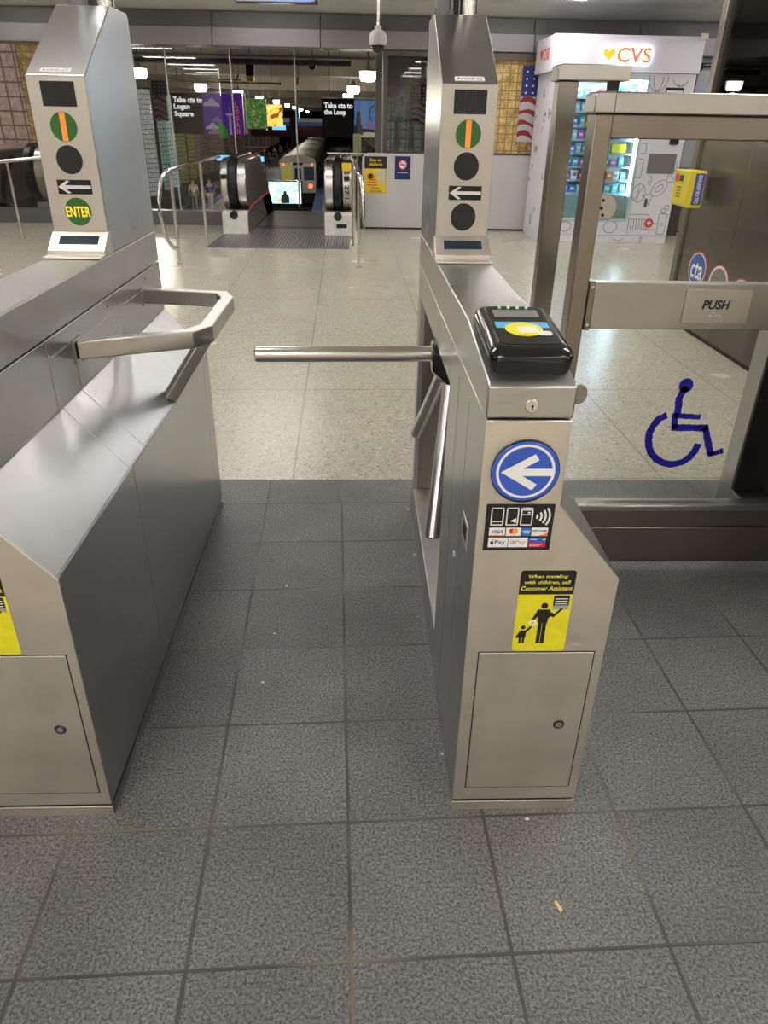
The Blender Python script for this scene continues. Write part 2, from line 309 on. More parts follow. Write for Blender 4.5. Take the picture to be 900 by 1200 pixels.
# ------------------------------------------------------------------ turnstile
LW, UW, LEN = .282, .147, 1.498
ZW, ZK, ZS = .6406, .798, .960
def turnstile(loc, label, kid_x, liner=False, arrow_front=True, enter=False, tripod=True, guard=False, reader=True, plate=True, chute=True):
    T = empty('turnstile', loc); tag(T, label, 'turnstile')
    A = [(0, .034), (LW, .034), (LW, ZW), (UW, ZK), (UW, ZS), (0, ZS)]
    N1, N2 = .50, 1.40
    B = [(0, .034), (LW, .034), (LW, ZW), (UW, ZK), (UW, ZS), (0, ZS), (0, .86), (.125, .86), (.125, .13), (0, .13)]
    MB().prism(A, 'y', 0, N1).build('front_body', STEEL, T, bevel=.0022)
    MB().prism(B, 'y', N1 + .0008, N2).build('passage_body', STEEL, T, bevel=.0018)
    MB().prism(A, 'y', N2 + .0006, LEN).build('rear_body', STEEL, T, bevel=.002)
    MB().box(.003, LW - .003, .003, LEN - .003, .026, .036).build('shadow_gap', GAP, T)
    MB().box(.0, LW, .003, LEN - .001, 0, .028).build('plinth', STEEL, T); MB().box(-.001, LW + .001, -.0015, .003, 0, .028).build('plinth_front', STEEL_FRONT, T, bevel=.001)
    # front skin in satin steel, hugging the same outline
    f = [(.0, .036), (LW, .036), (LW, ZW - .001), (UW, ZK - .001), (UW, ZS - .002), (0, ZS - .002)]
    MB().prism(f, 'y', -.0015, .002).build('front_panel', STEEL_FRONT, T, bevel=.001)
    d = empty('access_door', (0, 0, 0), parent=T)
    MB().box(.0255, .2635, -.0018, .0, .0735, .4655).build('door_gap', GAP, d)
    MB().box(.028, .261, -.0032, .0, .076, .463).build('door_panel', STEEL_FRONT, d, bevel=.001)
    k = MB().disc((.214, -.0052, .268), .0125, 'y', .003).build('lock', mat('dark_lock', (.12, .12, .12), rough=.3, metal=1), d, bevel=.001)
    MB().disc((.214, -.0062, .268), .007, 'y', .002).build('lock_core', STEEL_TUBE, d)
    if not liner:
        MB().box(.002, .124, N1 + .004, N2 - .008, .1305, .133).build('sill_plate', mat('sill_steel', (.72, .71, .69), rough=.38, metal=1), T)
        MB().box(.016, .123, N2 - .006, N2 - .0005, .134, .855).build('niche_end_panel', STEEL_GATE, T, bevel=.001)
        MB().box(-.0004, .0004, .188, .1892, .34, .925).build('panel_seam', mat('seam_grey', (.12, .12, .12), rough=.5), T); MB().box(-.0004, .0004, .345, .3462, .036, .925).build('panel_seam', mat('seam_grey', (.12, .12, .12)), T)
    if liner:
        MB().box(.112, .126, N1 + .002, N2 - .002, .131, .859).build('niche_liner', mat('dark_liner', (.035, .032, .03), rough=.4), T); MB().box(.001, .112, N2 - .012, N2 - .001, .131, .859).build('niche_end', mat('dark_liner', (.035, .032, .03)), T)
    # lid with the sloping nose
    P = [(0, ZS + .003), (0, 1.019), (.008, 1.023), (.285, 1.060), (LEN, 1.060), (LEN, ZS + .003)]
    MB().prism(P, 'x', -.001, UW + .001).build('lid', STEEL_TOP, T, bevel=.0035)
    lk = MB().disc((.0745, -.004, .986), .0125, 'y', .006).build('lid_lock', STEEL_TUBE, T, bevel=.0015)
    MB().disc((.0745, -.006, .986), .0095, 'y', .002).build('keyhole_core', STEEL_FRONT, lk); m_ = MB(); m_.disc((.0745, -.0072, .987), .002, 'y', .002); m_.box(.0735, .0755, -.0072, -.005, .981, .987); m_.build('keyhole', GAP, lk)
    # side panels on the bulged side
    m_ = MB(); m_.box(UW - .0005, UW + .0012, .46, LEN - .01, .923, .9575); m_.box(UW - .0005, UW + .0012, .462, .60, .80, .919); m_.build('side_trim', STEEL, T, bevel=.0006)
    m_ = MB(); m_.box(UW - .0005, UW + .0012, .62, LEN - .03, .806, .912); m_.build('side_panel', STEEL, T, bevel=.0006)
    [MB().disc((UW + .001, yy, zz), .0035, 'x', .0012, n=10).build('screw', BLACKM, T) for yy, zz in ((.66, .86), (1.33, .862), (1.3, .938), (.9, .938))]
    # sloped ledge plates
    sl = (ZW - ZK) / (LW - UW)
    def ledge(y0, y1):
        n = MB(); q = lambda x: ZK + (x - UW) * sl
        n.rings([[(x, y, q(x) + dz) for x, y in ((UW + .002, y0), (LW - .003, y0), (LW - .003, y1), (UW + .002, y1))] for dz in (-.001, .0016)]); return n
    ledge(.004, .478).build('ledge_plate', STEEL_TOP, T, bevel=.0008); ledge(.484, .612).build('ledge_plate', STEEL_TOP, T, bevel=.0008); ledge(.618, LEN - .004).build('ledge_plate', STEEL_TOP, T, bevel=.0008)
    # pylon
    PY = 1.011
    Q = [(PY, 1.061), (PY, 1.487), (1.318, 1.667), (LEN - .012, 1.668), (LEN, 1.655), (LEN, 1.061)]
    pyl = MB().prism(Q, 'x', 0, UW).build('pylon', STEEL, T, bevel=.0025)
    fr = MB().box(.0012, UW - .0012, PY - .0016, PY + .002, 1.12, 1.485).build('pylon_face', mat('pylon_face_steel', (.56, .53, .49), rough=.5, metal=1, var=.06, vscale=9, bump=.08, bscale=260), T)
    wd = [(.900, 1.061), (.900, 1.066), (.945, 1.066), (.945, 1.076), (1.004, 1.117), (1.02, 1.117), (1.02, 1.061)]
    dh = MB().prism(wd, 'x', -.003, UW + .003).build('display_housing', STEEL_FRONT, T, bevel=.0018)
    t0 = Vector((.945, 1.076)); t1 = Vector((1.004, 1.117)); dd = t1 - t0; nn = Vector((-dd.y, dd.x)).normalized() * .0015
    a = t0 + dd * .34; b = t0 + dd * .76
    MB().rings([[(.023, *(a + nn)), (.128, *(a + nn)), (.128, *(b + nn)), (.023, *(b + nn))], [(.023, *(a - nn)), (.128, *(a - nn)), (.128, *(b - nn)), (.023, *(b - nn))]]).build('text_display', mat('display_glass', (.02, .035, .05), rough=.1), dh)
    y = PY - .0026
    m_ = MB(); [m_.box(.033 + .0285 * k, 0.033 + .0285 * k + .0283, y, PY, 1.418, 1.474) for k in range(3)]; m_.build('sensor_window', mat('sensor_black', (.012, .013, .018), rough=.3), T)
    def lit(cz, r, green, nm='signal_lamp'):
        g = MB().disc((.0755, y, cz), r, 'y', .003, ry=r * 1.02)
        return g.build(nm, mat('signal_green', (.03, .14, .03), rough=.35, emit=.03, ecol=(.08, .45, .05)) if green else mat('signal_off', (.018, .016, .017), rough=.5), T)
    s1 = lit(1.372, .034, True)
    MB().box(.0685, .0825, y - .0008, y, 1.339, 1.405).build('lit_bar', mat('amber_bar', (.45, .14, .02), emit=.55, ecol=(1, .30, .04)), s1)
    lit(1.295, .034, False)
    ap = MB().box(.032, .122, y, PY, 1.2115, 1.247).build('arrow_plate', BLACKM, T)
    m_ = MB(); zc = 1.2293; m_.box(.042, .120, y - .0009, y, zc - .0042, zc + .0042)
    for sg in (-1, 1): m_.prism([(.034, zc), (.046, zc), (.066, zc + sg * .0145), (.058, zc + sg * .0160)], 'y', y - .0011, y)
    m_.build('arrow', WHITEV, ap)
    s3 = lit(1.168, .035, enter)
    if enter: text_mesh('enter_lettering', 'ENTER', mat('amber_letters', (.95, .55, .05), emit=.9, ecol=(1, .5, .03)), .0755, y, 1.168, .064, .026, s3, bold=.012)
    # serial plate on the sloping roof near its front edge
    rt = Vector((1.318 - PY, 1.667 - 1.487)).normalized(); ang = math.atan2(rt.y, rt.x)
    Mx = Matrix.Translation((0, PY + rt.x * .012, 1.487 + rt.y * .012)) @ Matrix.Rotation(-(PI / 2 - ang), 4, 'X')
    if plate:
        pm = WHITEV if not enter else mat('faded_label', (.5, .47, .44), rough=.5)
        sp = MB().box(.034, .111, -.0012, .0, .0, .020).build('serial_plate', pm, T, M=Mx)
        text_mesh('serial_lettering', 'RVGS5162', GREYP, .0725, -.0012, .010, .064, .010, sp, depth=.0004, M=Mx)
    # conduit and pole rising to the ceiling
    zt = 1.667
    cc = MB(); cc.cyl((.034, 1.42, zt), (.034, 1.42, zt + .022), .030, 24); cc.cyl((.034, 1.42, zt + .022), (.034, 1.42, 2.72), .022, 20)
    for k in range(12): a = 2 * PI * k / 12; cc.cyl((.034 + .030 * math.cos(a), 1.42 + .030 * math.sin(a), zt + .002), (.034 + .030 * math.cos(a), 1.42 + .030 * math.sin(a), zt + .02), .0035, 6)
    cc.build('conduit', mat('grey_conduit', (.18, .18, .18), rough=.45, metal=.6), T, smooth=True)
    cc = MB(); cc.cyl((.108, 1.42, zt), (.108, 1.42, zt + .006), .034, 28); cc.cyl((.108, 1.42, zt + .006), (.108, 1.42, 2.72), .026, 28); cc.build('ceiling_pole', STEEL_TUBE, T, smooth=True)
    MB().box(.062, .078, 1.41, 1.43, zt, 2.72).build('cable', BLACKM, T)
    # front stickers
    z = -.0019
    if arrow_front:
        c = (.076, .866)
        rs = MB().disc((c[0], z - .0045, c[1]), .0605, 'y', .0055, n=48, ry=.0575).build('entry_sign', SIGBLUE, T, bevel=.003)
        MB().ringy(c[0], c[1], .0605, .0585, z - .003, z, n=48).build('sign_rim', BLACK, rs)
        MB().ringy(c[0], c[1] + .001, .0515, .0470, z - .0052, z - .0045, n=48).build('white_ring', WHITEV, rs)
        m_ = MB(); ax, az = c[0] - .043, c[1]
        m_.prism([(ax + .012, az - .0068), (c[0] + .049, az - .0068), (c[0] + .049, az + .0068), (ax + .012, az + .0068)], 'y', z - .0055, z - .0045)
        for sg in (-1, 1): m_.prism([(ax, az), (ax + .026, az), (c[0] + .022, az + sg * .0235), (c[0] + .014, az + sg * .0345)], 'y', z - .0056, z - .0045)
        m_.build('white_arrow', WHITEV, rs)
        # payment sticker
        x0, x1, z0, z1 = .0145, .1385, .705, .801
        ps = MB().box(x0, x1, z - .0008, z, z0, z1).build('payment_sticker', BLACKM, T)
        q = z - .0008; w_ = x1 - x0; h_ = z1 - z0
        def PX(u): return x0 + u * w_
        def PZ(v): return z1 - v * h_
        m_ = MB()
        for u0, u1 in ((.075, .265), (.30, .48), (.51, .69)):
            t = .012; X0, X1, Z0, Z1 = PX(u0), PX(u1), PZ(.45), PZ(.07); e = .0022
            m_.box(X0, X1, q - .0004, q, Z1 - e, Z1); m_.box(X0, X1, q - .0004, q, Z0, Z0 + e); m_.box(X0, X0 + e, q - .0004, q, Z0, Z1); m_.box(X1 - e, X1, q - .0004, q, Z0, Z1)
        m_.box(PX(.09), PX(.25), q - .0004, q, PZ(.375), PZ(.355)); m_.box(PX(.535), PX(.665), q - .0004, q, PZ(.13), PZ(.11)); m_.box(PX(.535), PX(.665), q - .0004, q, PZ(.23), PZ(.21)); m_.box(PX(.61), PX(.65), q - .0004, q, PZ(.19), PZ(.16))
        m_.prism([(PX(.37), PZ(.355)), (PX(.45), PZ(.40)), (PX(.45), PZ(.29))], 'y', q - .0004, q)
        for i, r in enumerate((.007, .0145, .022, .0295)): m_.ringy(PX(.70), PZ(.26), r + .0018, r - .0018, q - .0004, q, n=14, a0=-.62, a1=.62)
        m_.build('pictogram', WHITEV, ps)
        m_ = MB()
        for u0, u1 in ((.07, .305), (.32, .54), (.70, .94)): m_.box(PX(u0), PX(u1), q - .0004, q, PZ(.68), PZ(.50))
        for u0, u1 in ((.07, .36), (.37, .66)): m_.box(PX(u0), PX(u1), q - .0004, q, PZ(.93), PZ(.72))
        m_.build('card_logo_panel', WHITEV, ps)
        q2 = q - .0005
        text_mesh('lettering', 'VISA', mat('visa_blue', (.03, .05, .25), rough=.4), PX(.19), q2, PZ(.59), .021, .0075, ps, depth=.0003, shear=.3)
        MB().box(PX(.07), PX(.305), q2 - .0002, q2, PZ(.68), PZ(.66)).build('gold_stripe', ORG, ps)
        MB().disc((PX(.405), q2, PZ(.575)), .0055, 'y', -.0003, n=20).build('red_circle', CRED, ps); MB().disc((PX(.455), q2 - .0002, PZ(.575)), .0055, 'y', -.0003, n=20).build('orange_circle', mat('card_orange', (.95, .4, .02), rough=.4), ps)
        MB().box(PX(.39), PX(.47), q2 - .0002, q2, PZ(.665), PZ(.655)).build('caption', ORG, ps)
        MB().box(PX(.55), PX(.69), q - .0004, q, PZ(.68), PZ(.50)).build('amex_panel', mat('amex_blue', (.0, .16, .62), rough=.4), ps)
        text_mesh('lettering', 'AMERICAN\nEXPRESS', WHITEV, PX(.62), q2, PZ(.59), .015, .007, ps, depth=.0003)
        text_mesh('lettering', 'DISCOVER', BLACKM, PX(.82), q2, PZ(.575), .026, .005, ps, depth=.0003)
        MB().prism([(PX(.80), PZ(.68)), (PX(.94), PZ(.68)), (PX(.94), PZ(.61))], 'y', q2 - .0002, q2).build('orange_swoosh', ORG, ps)
        m_ = MB(); m_.disc((PX(.125), q2, PZ(.83)), .0034, 'y', -.0003, n=16); m_.prism([(PX(.125), PZ(.785)), (PX(.145), PZ(.755)), (PX(.15), PZ(.775))], 'y', q2 - .0003, q2); m_.build('apple_mark', BLACKM, ps)
        text_mesh('lettering', 'Pay', BLACKM, PX(.245), q2, PZ(.825), .019, .010, ps, depth=.0003, bold=.005)
        mr = MB(); mr.ringy(PX(.43), PZ(.82), .0040, .0028, q2 - .0003, q2, n=20, a0=.5, a1=3.4); mr.build('g_mark', CRED, ps); mr = MB(); mr.ringy(PX(.43), PZ(.82), .0040, .0028, q2 - .0003, q2, n=16, a0=3.4, a1=6.1); mr.box(PX(.43), PX(.43) + .004, q2 - .0003, q2, PZ(.825), PZ(.81)); mr.build('g_mark', SIGBLUE, ps)
        text_mesh('lettering', 'Pay', GREYP, PX(.55), q2, PZ(.825), .019, .010, ps, depth=.0003, bold=.0)
        MB().box(PX(.675), PX(.93), q - .0004, q, PZ(.82), PZ(.72)).build('blue_card_panel', mat('ventra_blue', (.02, .12, .6), rough=.4), ps); MB().box(PX(.675), PX(.93), q - .0004, q, PZ(.93), PZ(.82)).build('red_card_panel', mat('ventra_red', (.6, .01, .05), rough=.4), ps)
        m_ = MB(); m_.box(PX(.69), PX(.80), q2 - .0002, q2, PZ(.765), PZ(.750)); m_.box(PX(.69), PX(.88), q2 - .0002, q2, PZ(.875), PZ(.865)); m_.box(PX(.69), PX(.84), q2 - .0002, q2, PZ(.905), PZ(.897)); m_.prism([(PX(.87), PZ(.76)), (PX(.92), PZ(.735)), (PX(.915), PZ(.785))], 'y', q2 - .0002, q2); m_.build('small_print', WHITEV, ps)
    # travelling-with-children sticker
    kx0, kx1, kz0, kz1 = kid_x, kid_x + .106, .468, .660
    sp = empty('children_notice', (0, 0, 0), parent=T)
    pts = rrect(kx0, kx1, kz0, kz1, .006)
    MB().prism(rrect(kx0, kx1, kz0, kz1, .006), 'y', z - .0006, z).build('yellow_field', YEL, sp)
    q = z - .0006; kw = kx1 - kx0; kh = kz1 - kz0
    KX = lambda u: kx0 + u * kw
    KZ = lambda v: kz1 - v * kh
    MB().prism([p for p in rrect(kx0, kx1, KZ(.60), kz1, .006) if p[1] > KZ(.28)] + [(kx0, KZ(.285)), (kx1, KZ(.285))], 'y', q - .0004, q).build('black_header', BLACKM, sp)
    for i, (t, wd_) in enumerate((('When traveling', .72), ('with children, call', .84), ('Customer Assistant', .94))):
        text_mesh('lettering', t, YELTXT, KX(.5), q - .0004, KZ(.075 + .068 * i), kw * wd_, .0095, sp, depth=.0003, bold=.03, shear=.15)
    m_ = MB(); m_.box(KX(.66), KX(.95), q - .0004, q, KZ(.42), KZ(.30))
    hx, hz = KX(.51), KZ(.425); m_.disc((hx, q, hz), .0068, 'y', -.0004, n=20, ry=.0068)
    m_.prism([(KX(.40), KZ(.47)), (KX(.62), KZ(.47)), (KX(.66), KZ(.545)), (KX(.61), KZ(.58)), (KX(.60), KZ(.64)), (KX(.42), KZ(.64)), (KX(.41), KZ(.56)), (KX(.33), KZ(.62)), (KX(.30), KZ(.60))], 'y', q - .0004, q)
    m_.prism([(KX(.62), KZ(.545)), (KX(.70), KZ(.57)), (KX(.86), KZ(.465)), (KX(.83), KZ(.45)), (KX(.70), KZ(.53)), (KX(.66), KZ(.50))], 'y', q - .0004, q)
    m_.box(KX(.435), KX(.505), q - .0004, q, KZ(.90), KZ(.64)); m_.box(KX(.515), KX(.59), q - .0004, q, KZ(.90), KZ(.64))
    m_.disc((KX(.165), q, KZ(.695)), .0045, 'y', -.0004, n=16)
    m_.prism([(KX(.12), KZ(.735)), (KX(.21), KZ(.735)), (KX(.33), KZ(.66)), (KX(.35), KZ(.68)), (KX(.23), KZ(.765)), (KX(.23), KZ(.83)), (KX(.10), KZ(.83)), (KX(.06), KZ(.83)), (KX(.04), KZ(.82))], 'y', q - .0004, q)
    m_.box(KX(.11), KX(.155), q - .0004, q, KZ(.90), KZ(.83)); m_.box(KX(.17), KX(.215), q - .0004, q, KZ(.90), KZ(.83))
    m_.build('figure_print', BLACKM, sp)
    m_ = MB(); m_.ringy(KX(.33), KZ(.64), .0078, .0045, q - .0006, q, n=20); [m_.box(KX(.69), KX(.92), q - .0006, q - .0004, KZ(.345 + .03 * i), KZ(.335 + .03 * i)) for i in range(3)]; m_.build('white_print', WHITEV, sp)
    MB().box(KX(.66), KX(.95), q - .0003, q, KZ(.47), KZ(.42)).build('grey_print', GREYP, sp)
    if chute:
        s_ = empty('token_slot', (0, 0, 0), parent=T)
        MB().box(-.0012, .001, .085, .155, .648, .703).build('slot_frame', STEEL_FRONT, s_, bevel=.0008); MB().box(-.0018, .001, .098, .140, .662, .692).build('slot_opening', GAP, s_)
        MB().disc((-.002, .24, .545), .008, 'x', .003, n=14).build('side_lock', STEEL_TUBE, T)
    if reader:
        R = empty('card_reader', (0, 0, 0), parent=T)
        def ring(x0, x1, y0, y1, za, zb, r):
            return [(x, y, za + (zb - za) * (y - .04) / .23) for x, y in rrect(x0, x1, y0, y1, r, 6)]
        rr = [ring(.010, .146, .040, .270, 1.024, 1.056, .022), ring(.006, .149, .036, .274, 1.048, 1.066, .024)]
        MB().rings(rr + [ring(.008, .147, .038, .272, 1.049, 1.067, .024)]).build('reader_base', BLACKM, R, smooth=True)
        top = [ring(.006, .149, .036, .274, 1.049, 1.067, .026), ring(.0045, .1505, .034, .276, 1.054, 1.073, .027), ring(.006, .149, .036, .274, 1.061, 1.081, .027), ring(.014, .141, .046, .266, 1.068, 1.090, .022), ring(.020, .135, .056, .258, 1.070, 1.0925, .018)]
        MB().rings(top).build('reader_cover', BLACK, R, smooth=True)
        sc = lambda x0, x1, y0, y1, dz, r: MB().rings([[(x, y, z + d) for x, y, z in ring(x0, x1, y0, y1, 1.0685, 1.0915, r)] for d in (dz - .001, dz)])
        sc(.0245, .1305, .062, .253, .0022, .014).build('face_plate', mat('glossy_black_glass', (.01, .01, .011), rough=.07), R)
        sc(.036, .119, .195, .232, .0030, .002).build('screen', mat('grey_lcd', (.22, .22, .21), rough=.15), R)
        b1 = sc(.030, .125, .138, .168, .0030, .002).build('blue_band', SKY, R)
        ov = lambda cx, cy, rx, ry, dz: MB().rings([[(cx + rx * math.cos(2 * PI * k / 32), cy + ry * math.sin(2 * PI * k / 32), 1.0685 + .023 * (cy + ry * math.sin(2 * PI * k / 32) - .04) / .23 + d) for k in range(32)] for d in (dz - .001, dz)])
        ov(.077, .130, .033, .034, .0038).build('yellow_target', mat('target_yellow', (.85, .78, .02), rough=.35), R)
        sc(.066, .100, .112, .140, .0044, .003).build('card_print', WHITEV, R)
        m_ = sc(.098, .122, .098, .118, .0046, .006); m_.build('hand_print', WHITEV, R)
        m_ = MB()
        for k in range(4): m_.cyl((.052 + .017 * k, .244, 1.0905), (.052 + .017 * k, .244, 1.0935), .0028, 10)
        m_.build('indicator_led', mat('led_green', (.4, .9, .5), emit=.25, ecol=(.5, 1, .6)), R)
    if tripod:
        hy, hz, hx = .835, .832, -.004
        Tp = empty('tripod', (0, 0, 0), parent=T)
        m_ = MB(); m_.rings([[(x, hy + a * sy, hz + b * sz) for a, b in ((-1, -1.2), (-.3, -1.6), (.6, -1.2), (1, 0), (.8, 1), (-.6, 1), (-1, .3))] for x, sy, sz in ((.10, .07, .055), (.03, .07, .055), (-.012, .045, .030))]); m_.build('hub', BLACK, Tp, bevel=.006)
        L_ = .475
        def arm(dx, dy, dz, ln, ox=0):
            d = Vector((dx, dy, dz)).normalized(); p = Vector((hx + ox, hy, hz)) + d * .01
            m_ = MB(); n = 24; u = d.orthogonal().normalized(); v = d.cross(u)
            rs_ = [(0, .0215), (ln - .004, .0215), (ln, .018)]
            m_.rings([[tuple(p + d * t + (u * math.cos(2 * PI * k / n) + v * math.sin(2 * PI * k / n)) * r) for k in range(n)] for t, r in rs_]); m_.build('arm', STEEL_TUBE, Tp, smooth=True)
        arm(-1, 0, -.01, .486); arm(-.065, .36, -.40, .50, .05); arm(-.055, -.21, -.456, .51, .055)
    if guard:
        G = empty('guard_rail', (0, 0, 0), parent=T)
        z = .893
        MB().tube([(UW, .64, z), (.400, .745, z), (.433, .80, z), (.434, 1.145, z), (.408, 1.215, z), (UW, 1.262, z)], 0, sq=(.019, .022)).build('bent_bar', STEEL_CAP, G, bevel=.003)
        MB().tube([(.268, .955, .652), (.418, 1.04, .875)], 0, sq=(.017, .017)).build('strut', STEEL_CAP, G, bevel=.003)
        [MB().box(UW, UW + .004, a, b, .862, .922).build('flange', STEEL, G, bevel=.001) for a, b in ((.612, .668), (1.24, 1.29))]
    return T
T1 = turnstile((.2145, 1.135, 0), 'stainless steel turnstile with black card reader and blue arrow sign beside the accessible gate', .092)
T2 = turnstile((-.8385, 1.135, 0), 'stainless steel turnstile at left with lit ENTER lamp and bent guard rail', .072, arrow_front=False, enter=True, tripod=False, guard=True, reader=False, chute=False)
T3 = turnstile((1.487, 1.135, 0), 'dark steel turnstile rear end seen through the gate glass at right edge', .092, liner=True, arrow_front=False, tripod=False, reader=False, chute=False)

# ------------------------------------------------------------------ accessible swing gate
GY = 2.13
G = empty('swing_gate', (.60, GY, 0)); tag(G, 'bronze steel framed glass accessible gate with PUSH bar and wheelchair symbol', 'gate')
GM = Matrix.Translation((-.60, -GY, 0))
def gp(mb, name, m, parent=G, bevel=0, **k): return mb.build(name, m, parent, bevel=bevel, M=GM, **k)
gp(MB().box(.618, .665, GY - .004, GY + .066, 0, 1.425), 'hinge_post', STEEL_GATE, bevel=.003)
gp(MB().box(.665, 1.478, GY + .004, GY + .062, 1.368, 1.425), 'top_rail', STEEL_GATE, bevel=.003)
cp = gp(MB().prism([(.608, 1.4255), (1.48, 1.4255), (1.48, 1.476), (.616, 1.476), (.608, 1.468)], 'y', GY - .016, GY + .08), 'cap_rail', STEEL_CAP, bevel=.004)
gp(MB().box(.6605, .662, GY - .0165, GY + .08, 1.426, 1.4765), 'cap_joint', GAP, parent=cp)
gl = gp(MB().box(.676, 1.455, GY + .028, GY + .040, .235, 1.36), 'glass_panel', GLASS)
for nm, z in (('upper_pivot', 1.198), ('lower_pivot', .655)):
    hz_ = gp(MB().prism([(.664, z - .032), (.692, z - .032)] + [(.692 + .026 * math.sin(a), z - .032 * math.cos(a)) for a in [PI * k / 10 for k in range(1, 10)]] + [(.692, z + .032), (.664, z + .032)], 'y', GY + .014, GY + .027), nm, STEEL_CAP, bevel=.002)
    [gp(MB().disc((.682 + dx, GY + .0125, z + dz), .0045, 'y', .003, n=10), 'screw', BLACKM, parent=hz_) for dx, dz in ((-.006, .018), (-.008, -.002), (-.002, -.02))]
pb = gp(MB().box(.690, 1.455, GY + .012, GY + .056, .862, .996), 'push_bar', STEEL_CAP, bevel=.002)
be = gp(MB().box(.672, .6895, GY + .008, GY + .058, .858, 1.0), 'bar_end', STEEL_GATE, bevel=.002)
[gp(MB().disc((.681, GY + .005, z), .0045, 'y', .004, n=10), 'screw', STEEL_TUBE, parent=be) for z in (.875, .985)]
pp_ = gp(MB().prism(rrect(.962, 1.160, .882, .980, .005), 'y', GY + .007, GY + .012), 'push_plate', mat('plate_steel', (.52, .49, .45), rough=.42, metal=1, bump=.05, bscale=220), bevel=.001)
text_mesh('push_lettering', 'PUSH', BLACKM, 1.058, GY + .007, .937, .082, .027, G, shear=.15, bold=.03, M=GM)
m_ = MB(); [m_.disc((x, GY + .006, z), .002, 'y', .002, n=8) for x, z in ((1.045, .903), (1.05, .903), (1.045, .908), (1.06, .903), (1.065, .908), (1.055, .913), (1.078, .903), (1.073, .908))]; gp(m_, 'braille', WHITEV)
# wheelchair symbol painted on the glass (worn edges)
def strip(mb, pts, w, y):
    # thick polyline with slightly ragged border
    L_, R_ = [], []; P = []
    for (a, b) in zip(pts, pts[1:]):
        n = max(2, int((Vector(b) - Vector(a)).length / .006)); P += [Vector(a).lerp(Vector(b), k / n) for k in range(n)]
    P.append(Vector(pts[-1]))
    for i, p in enumerate(P):
        d = (P[min(i + 1, len(P) - 1)] - P[max(i - 1, 0)]).normalized(); nn = Vector((-d.y, d.x)); a = w / 2 + random.uniform(-.0018, .001); b = w / 2 + random.uniform(-.0018, .001)
        L_.append(p + nn * a); R_.append(p - nn * b)
    for i in range(len(P) - 1): mb.prism([tuple(R_[i]), tuple(R_[i + 1]), tuple(L_[i + 1]), tuple(L_[i])], 'y', y - .001, y)
ys_ = GY + .0275
m_ = MB(); m_.disc((1.031, ys_ - .001, .682), .0225, 'y', .001, n=18, ry=.024)
strip(m_, [(1.031, .678), (1.018, .639), (1.024, .585)], .024, ys_)
strip(m_, [(1.016, .582), (1.101, .577)], .018, ys_); strip(m_, [(1.016, .59), (1.024, .537)], .021, ys_); strip(m_, [(1.015, .541), (1.133, .539)], .024, ys_)
strip(m_, [(1.124, .544), (1.166, .442)], .024, ys_); strip(m_, [(1.160, .446), (1.204, .460)], .018, ys_)
strip(m_, [(.990, .583), (.966, .57), (.953, .548), (.945, .523), (.947, .496), (.953, .471), (.966, .448), (.986, .429), (1.008, .417), (1.036, .410), (1.058, .412), (1.08, .421), (1.096, .435), (1.109, .457), (1.115, .484)], .024, ys_)
gp(m_, 'wheelchair_symbol', ROYAL)
# bottom rail: several stepped mouldings
m_ = MB(); m_.box(.672, 1.470, GY + .012, GY + .056, .036, .268)
gp(m_, 'bottom_rail', STEEL_GATE, bevel=.003)
m_ = MB(); m_.box(.672, 1.470, GY + .004, GY + .012, .046, .182); gp(m_, 'kick_plate', STEEL_GATE, bevel=.003)
m_ = MB(); m_.box(.672, 1.470, GY + .0, GY + .02, .246, .268); gp(m_, 'glazing_bead', STEEL_CAP, bevel=.003)

RP = empty('gate_latch_post', (.60, 2.46, 0)); tag(RP, 'shorter capped steel post standing behind the swing gate frame', 'post')
M2 = Matrix.Translation((-.60, -2.46, 0))
MB().box(.592, .652, 2.46, 2.52, 0, 1.512).build('post', STEEL_GATE, RP, bevel=.003, M=M2)
MB().prism([(.584, 1.5125), (.80, 1.5125), (.80, 1.555), (.592, 1.555), (.584, 1.547)], 'y', 2.45, 2.54).build('cap', STEEL_CAP, RP, bevel=.003, M=M2)
MB().box(.738, .760, 2.42, 2.47, 1.478, 1.5125).build('door_closer', BLACKM, RP, M=M2)

# ------------------------------------------------------------------ attendant booth on the right
BX = 2.53
Bt = empty('attendant_booth', (BX, 4.4, 0)); tag(Bt, 'dark steel attendant booth with smoked glass upper windows at the right', 'booth')
BM_ = Matrix.Translation((-BX, -4.4, 0))
def bp_(mb, name, m, parent=Bt, bevel=0): return mb.build(name, m, parent, bevel=bevel, M=BM_)
m_ = MB()
for a, b in ((3.3, 4.195), (4.2, 5.095), (5.1, 5.90)): m_.box(BX, BX + .05, a, b, .03, 1.42)
m_.box(BX, 4.6, 5.90, 5.94, .03, 1.42); bp_(m_, 'steel_panel', STEEL_BOOTH, bevel=.003)
bp_(MB().box(BX + .01, 4.6, 3.3, 5.93, 0, .03), 'plinth', GAP)
bp_(MB().box(BX - .02, BX + .04, 5.88, 5.96, 0, 2.72), 'corner_post', STEEL_GATE, bevel=.004)
bp_(MB().box(BX + .012, BX + .024, 3.3, 5.88, 1.45, 2.66), 'side_window', GLASS_DK); bp_(MB().box(BX + .05, 4.6, 5.915, 5.927, 1.45, 2.66), 'reflection_panel', mat('reflection_grey', (.10, .095, .085), rough=.5))  # opaque grey panel added behind the glass, standing in for its reflections
m_ = MB(); m_.box(BX - .01, BX + .05, 3.3, 5.88, 1.42, 1.45); m_.box(BX - .01, BX + .05, 3.3, 5.88, 2.66, 2.72); bp_(m_, 'window_rail', STEEL_GATE, bevel=.003)
bp_(MB().box(4.2, 4.25, 3.3, 5.9, .0, 2.72), 'inner_wall', mat('booth_interior', (.30, .28, .25), rough=.4))
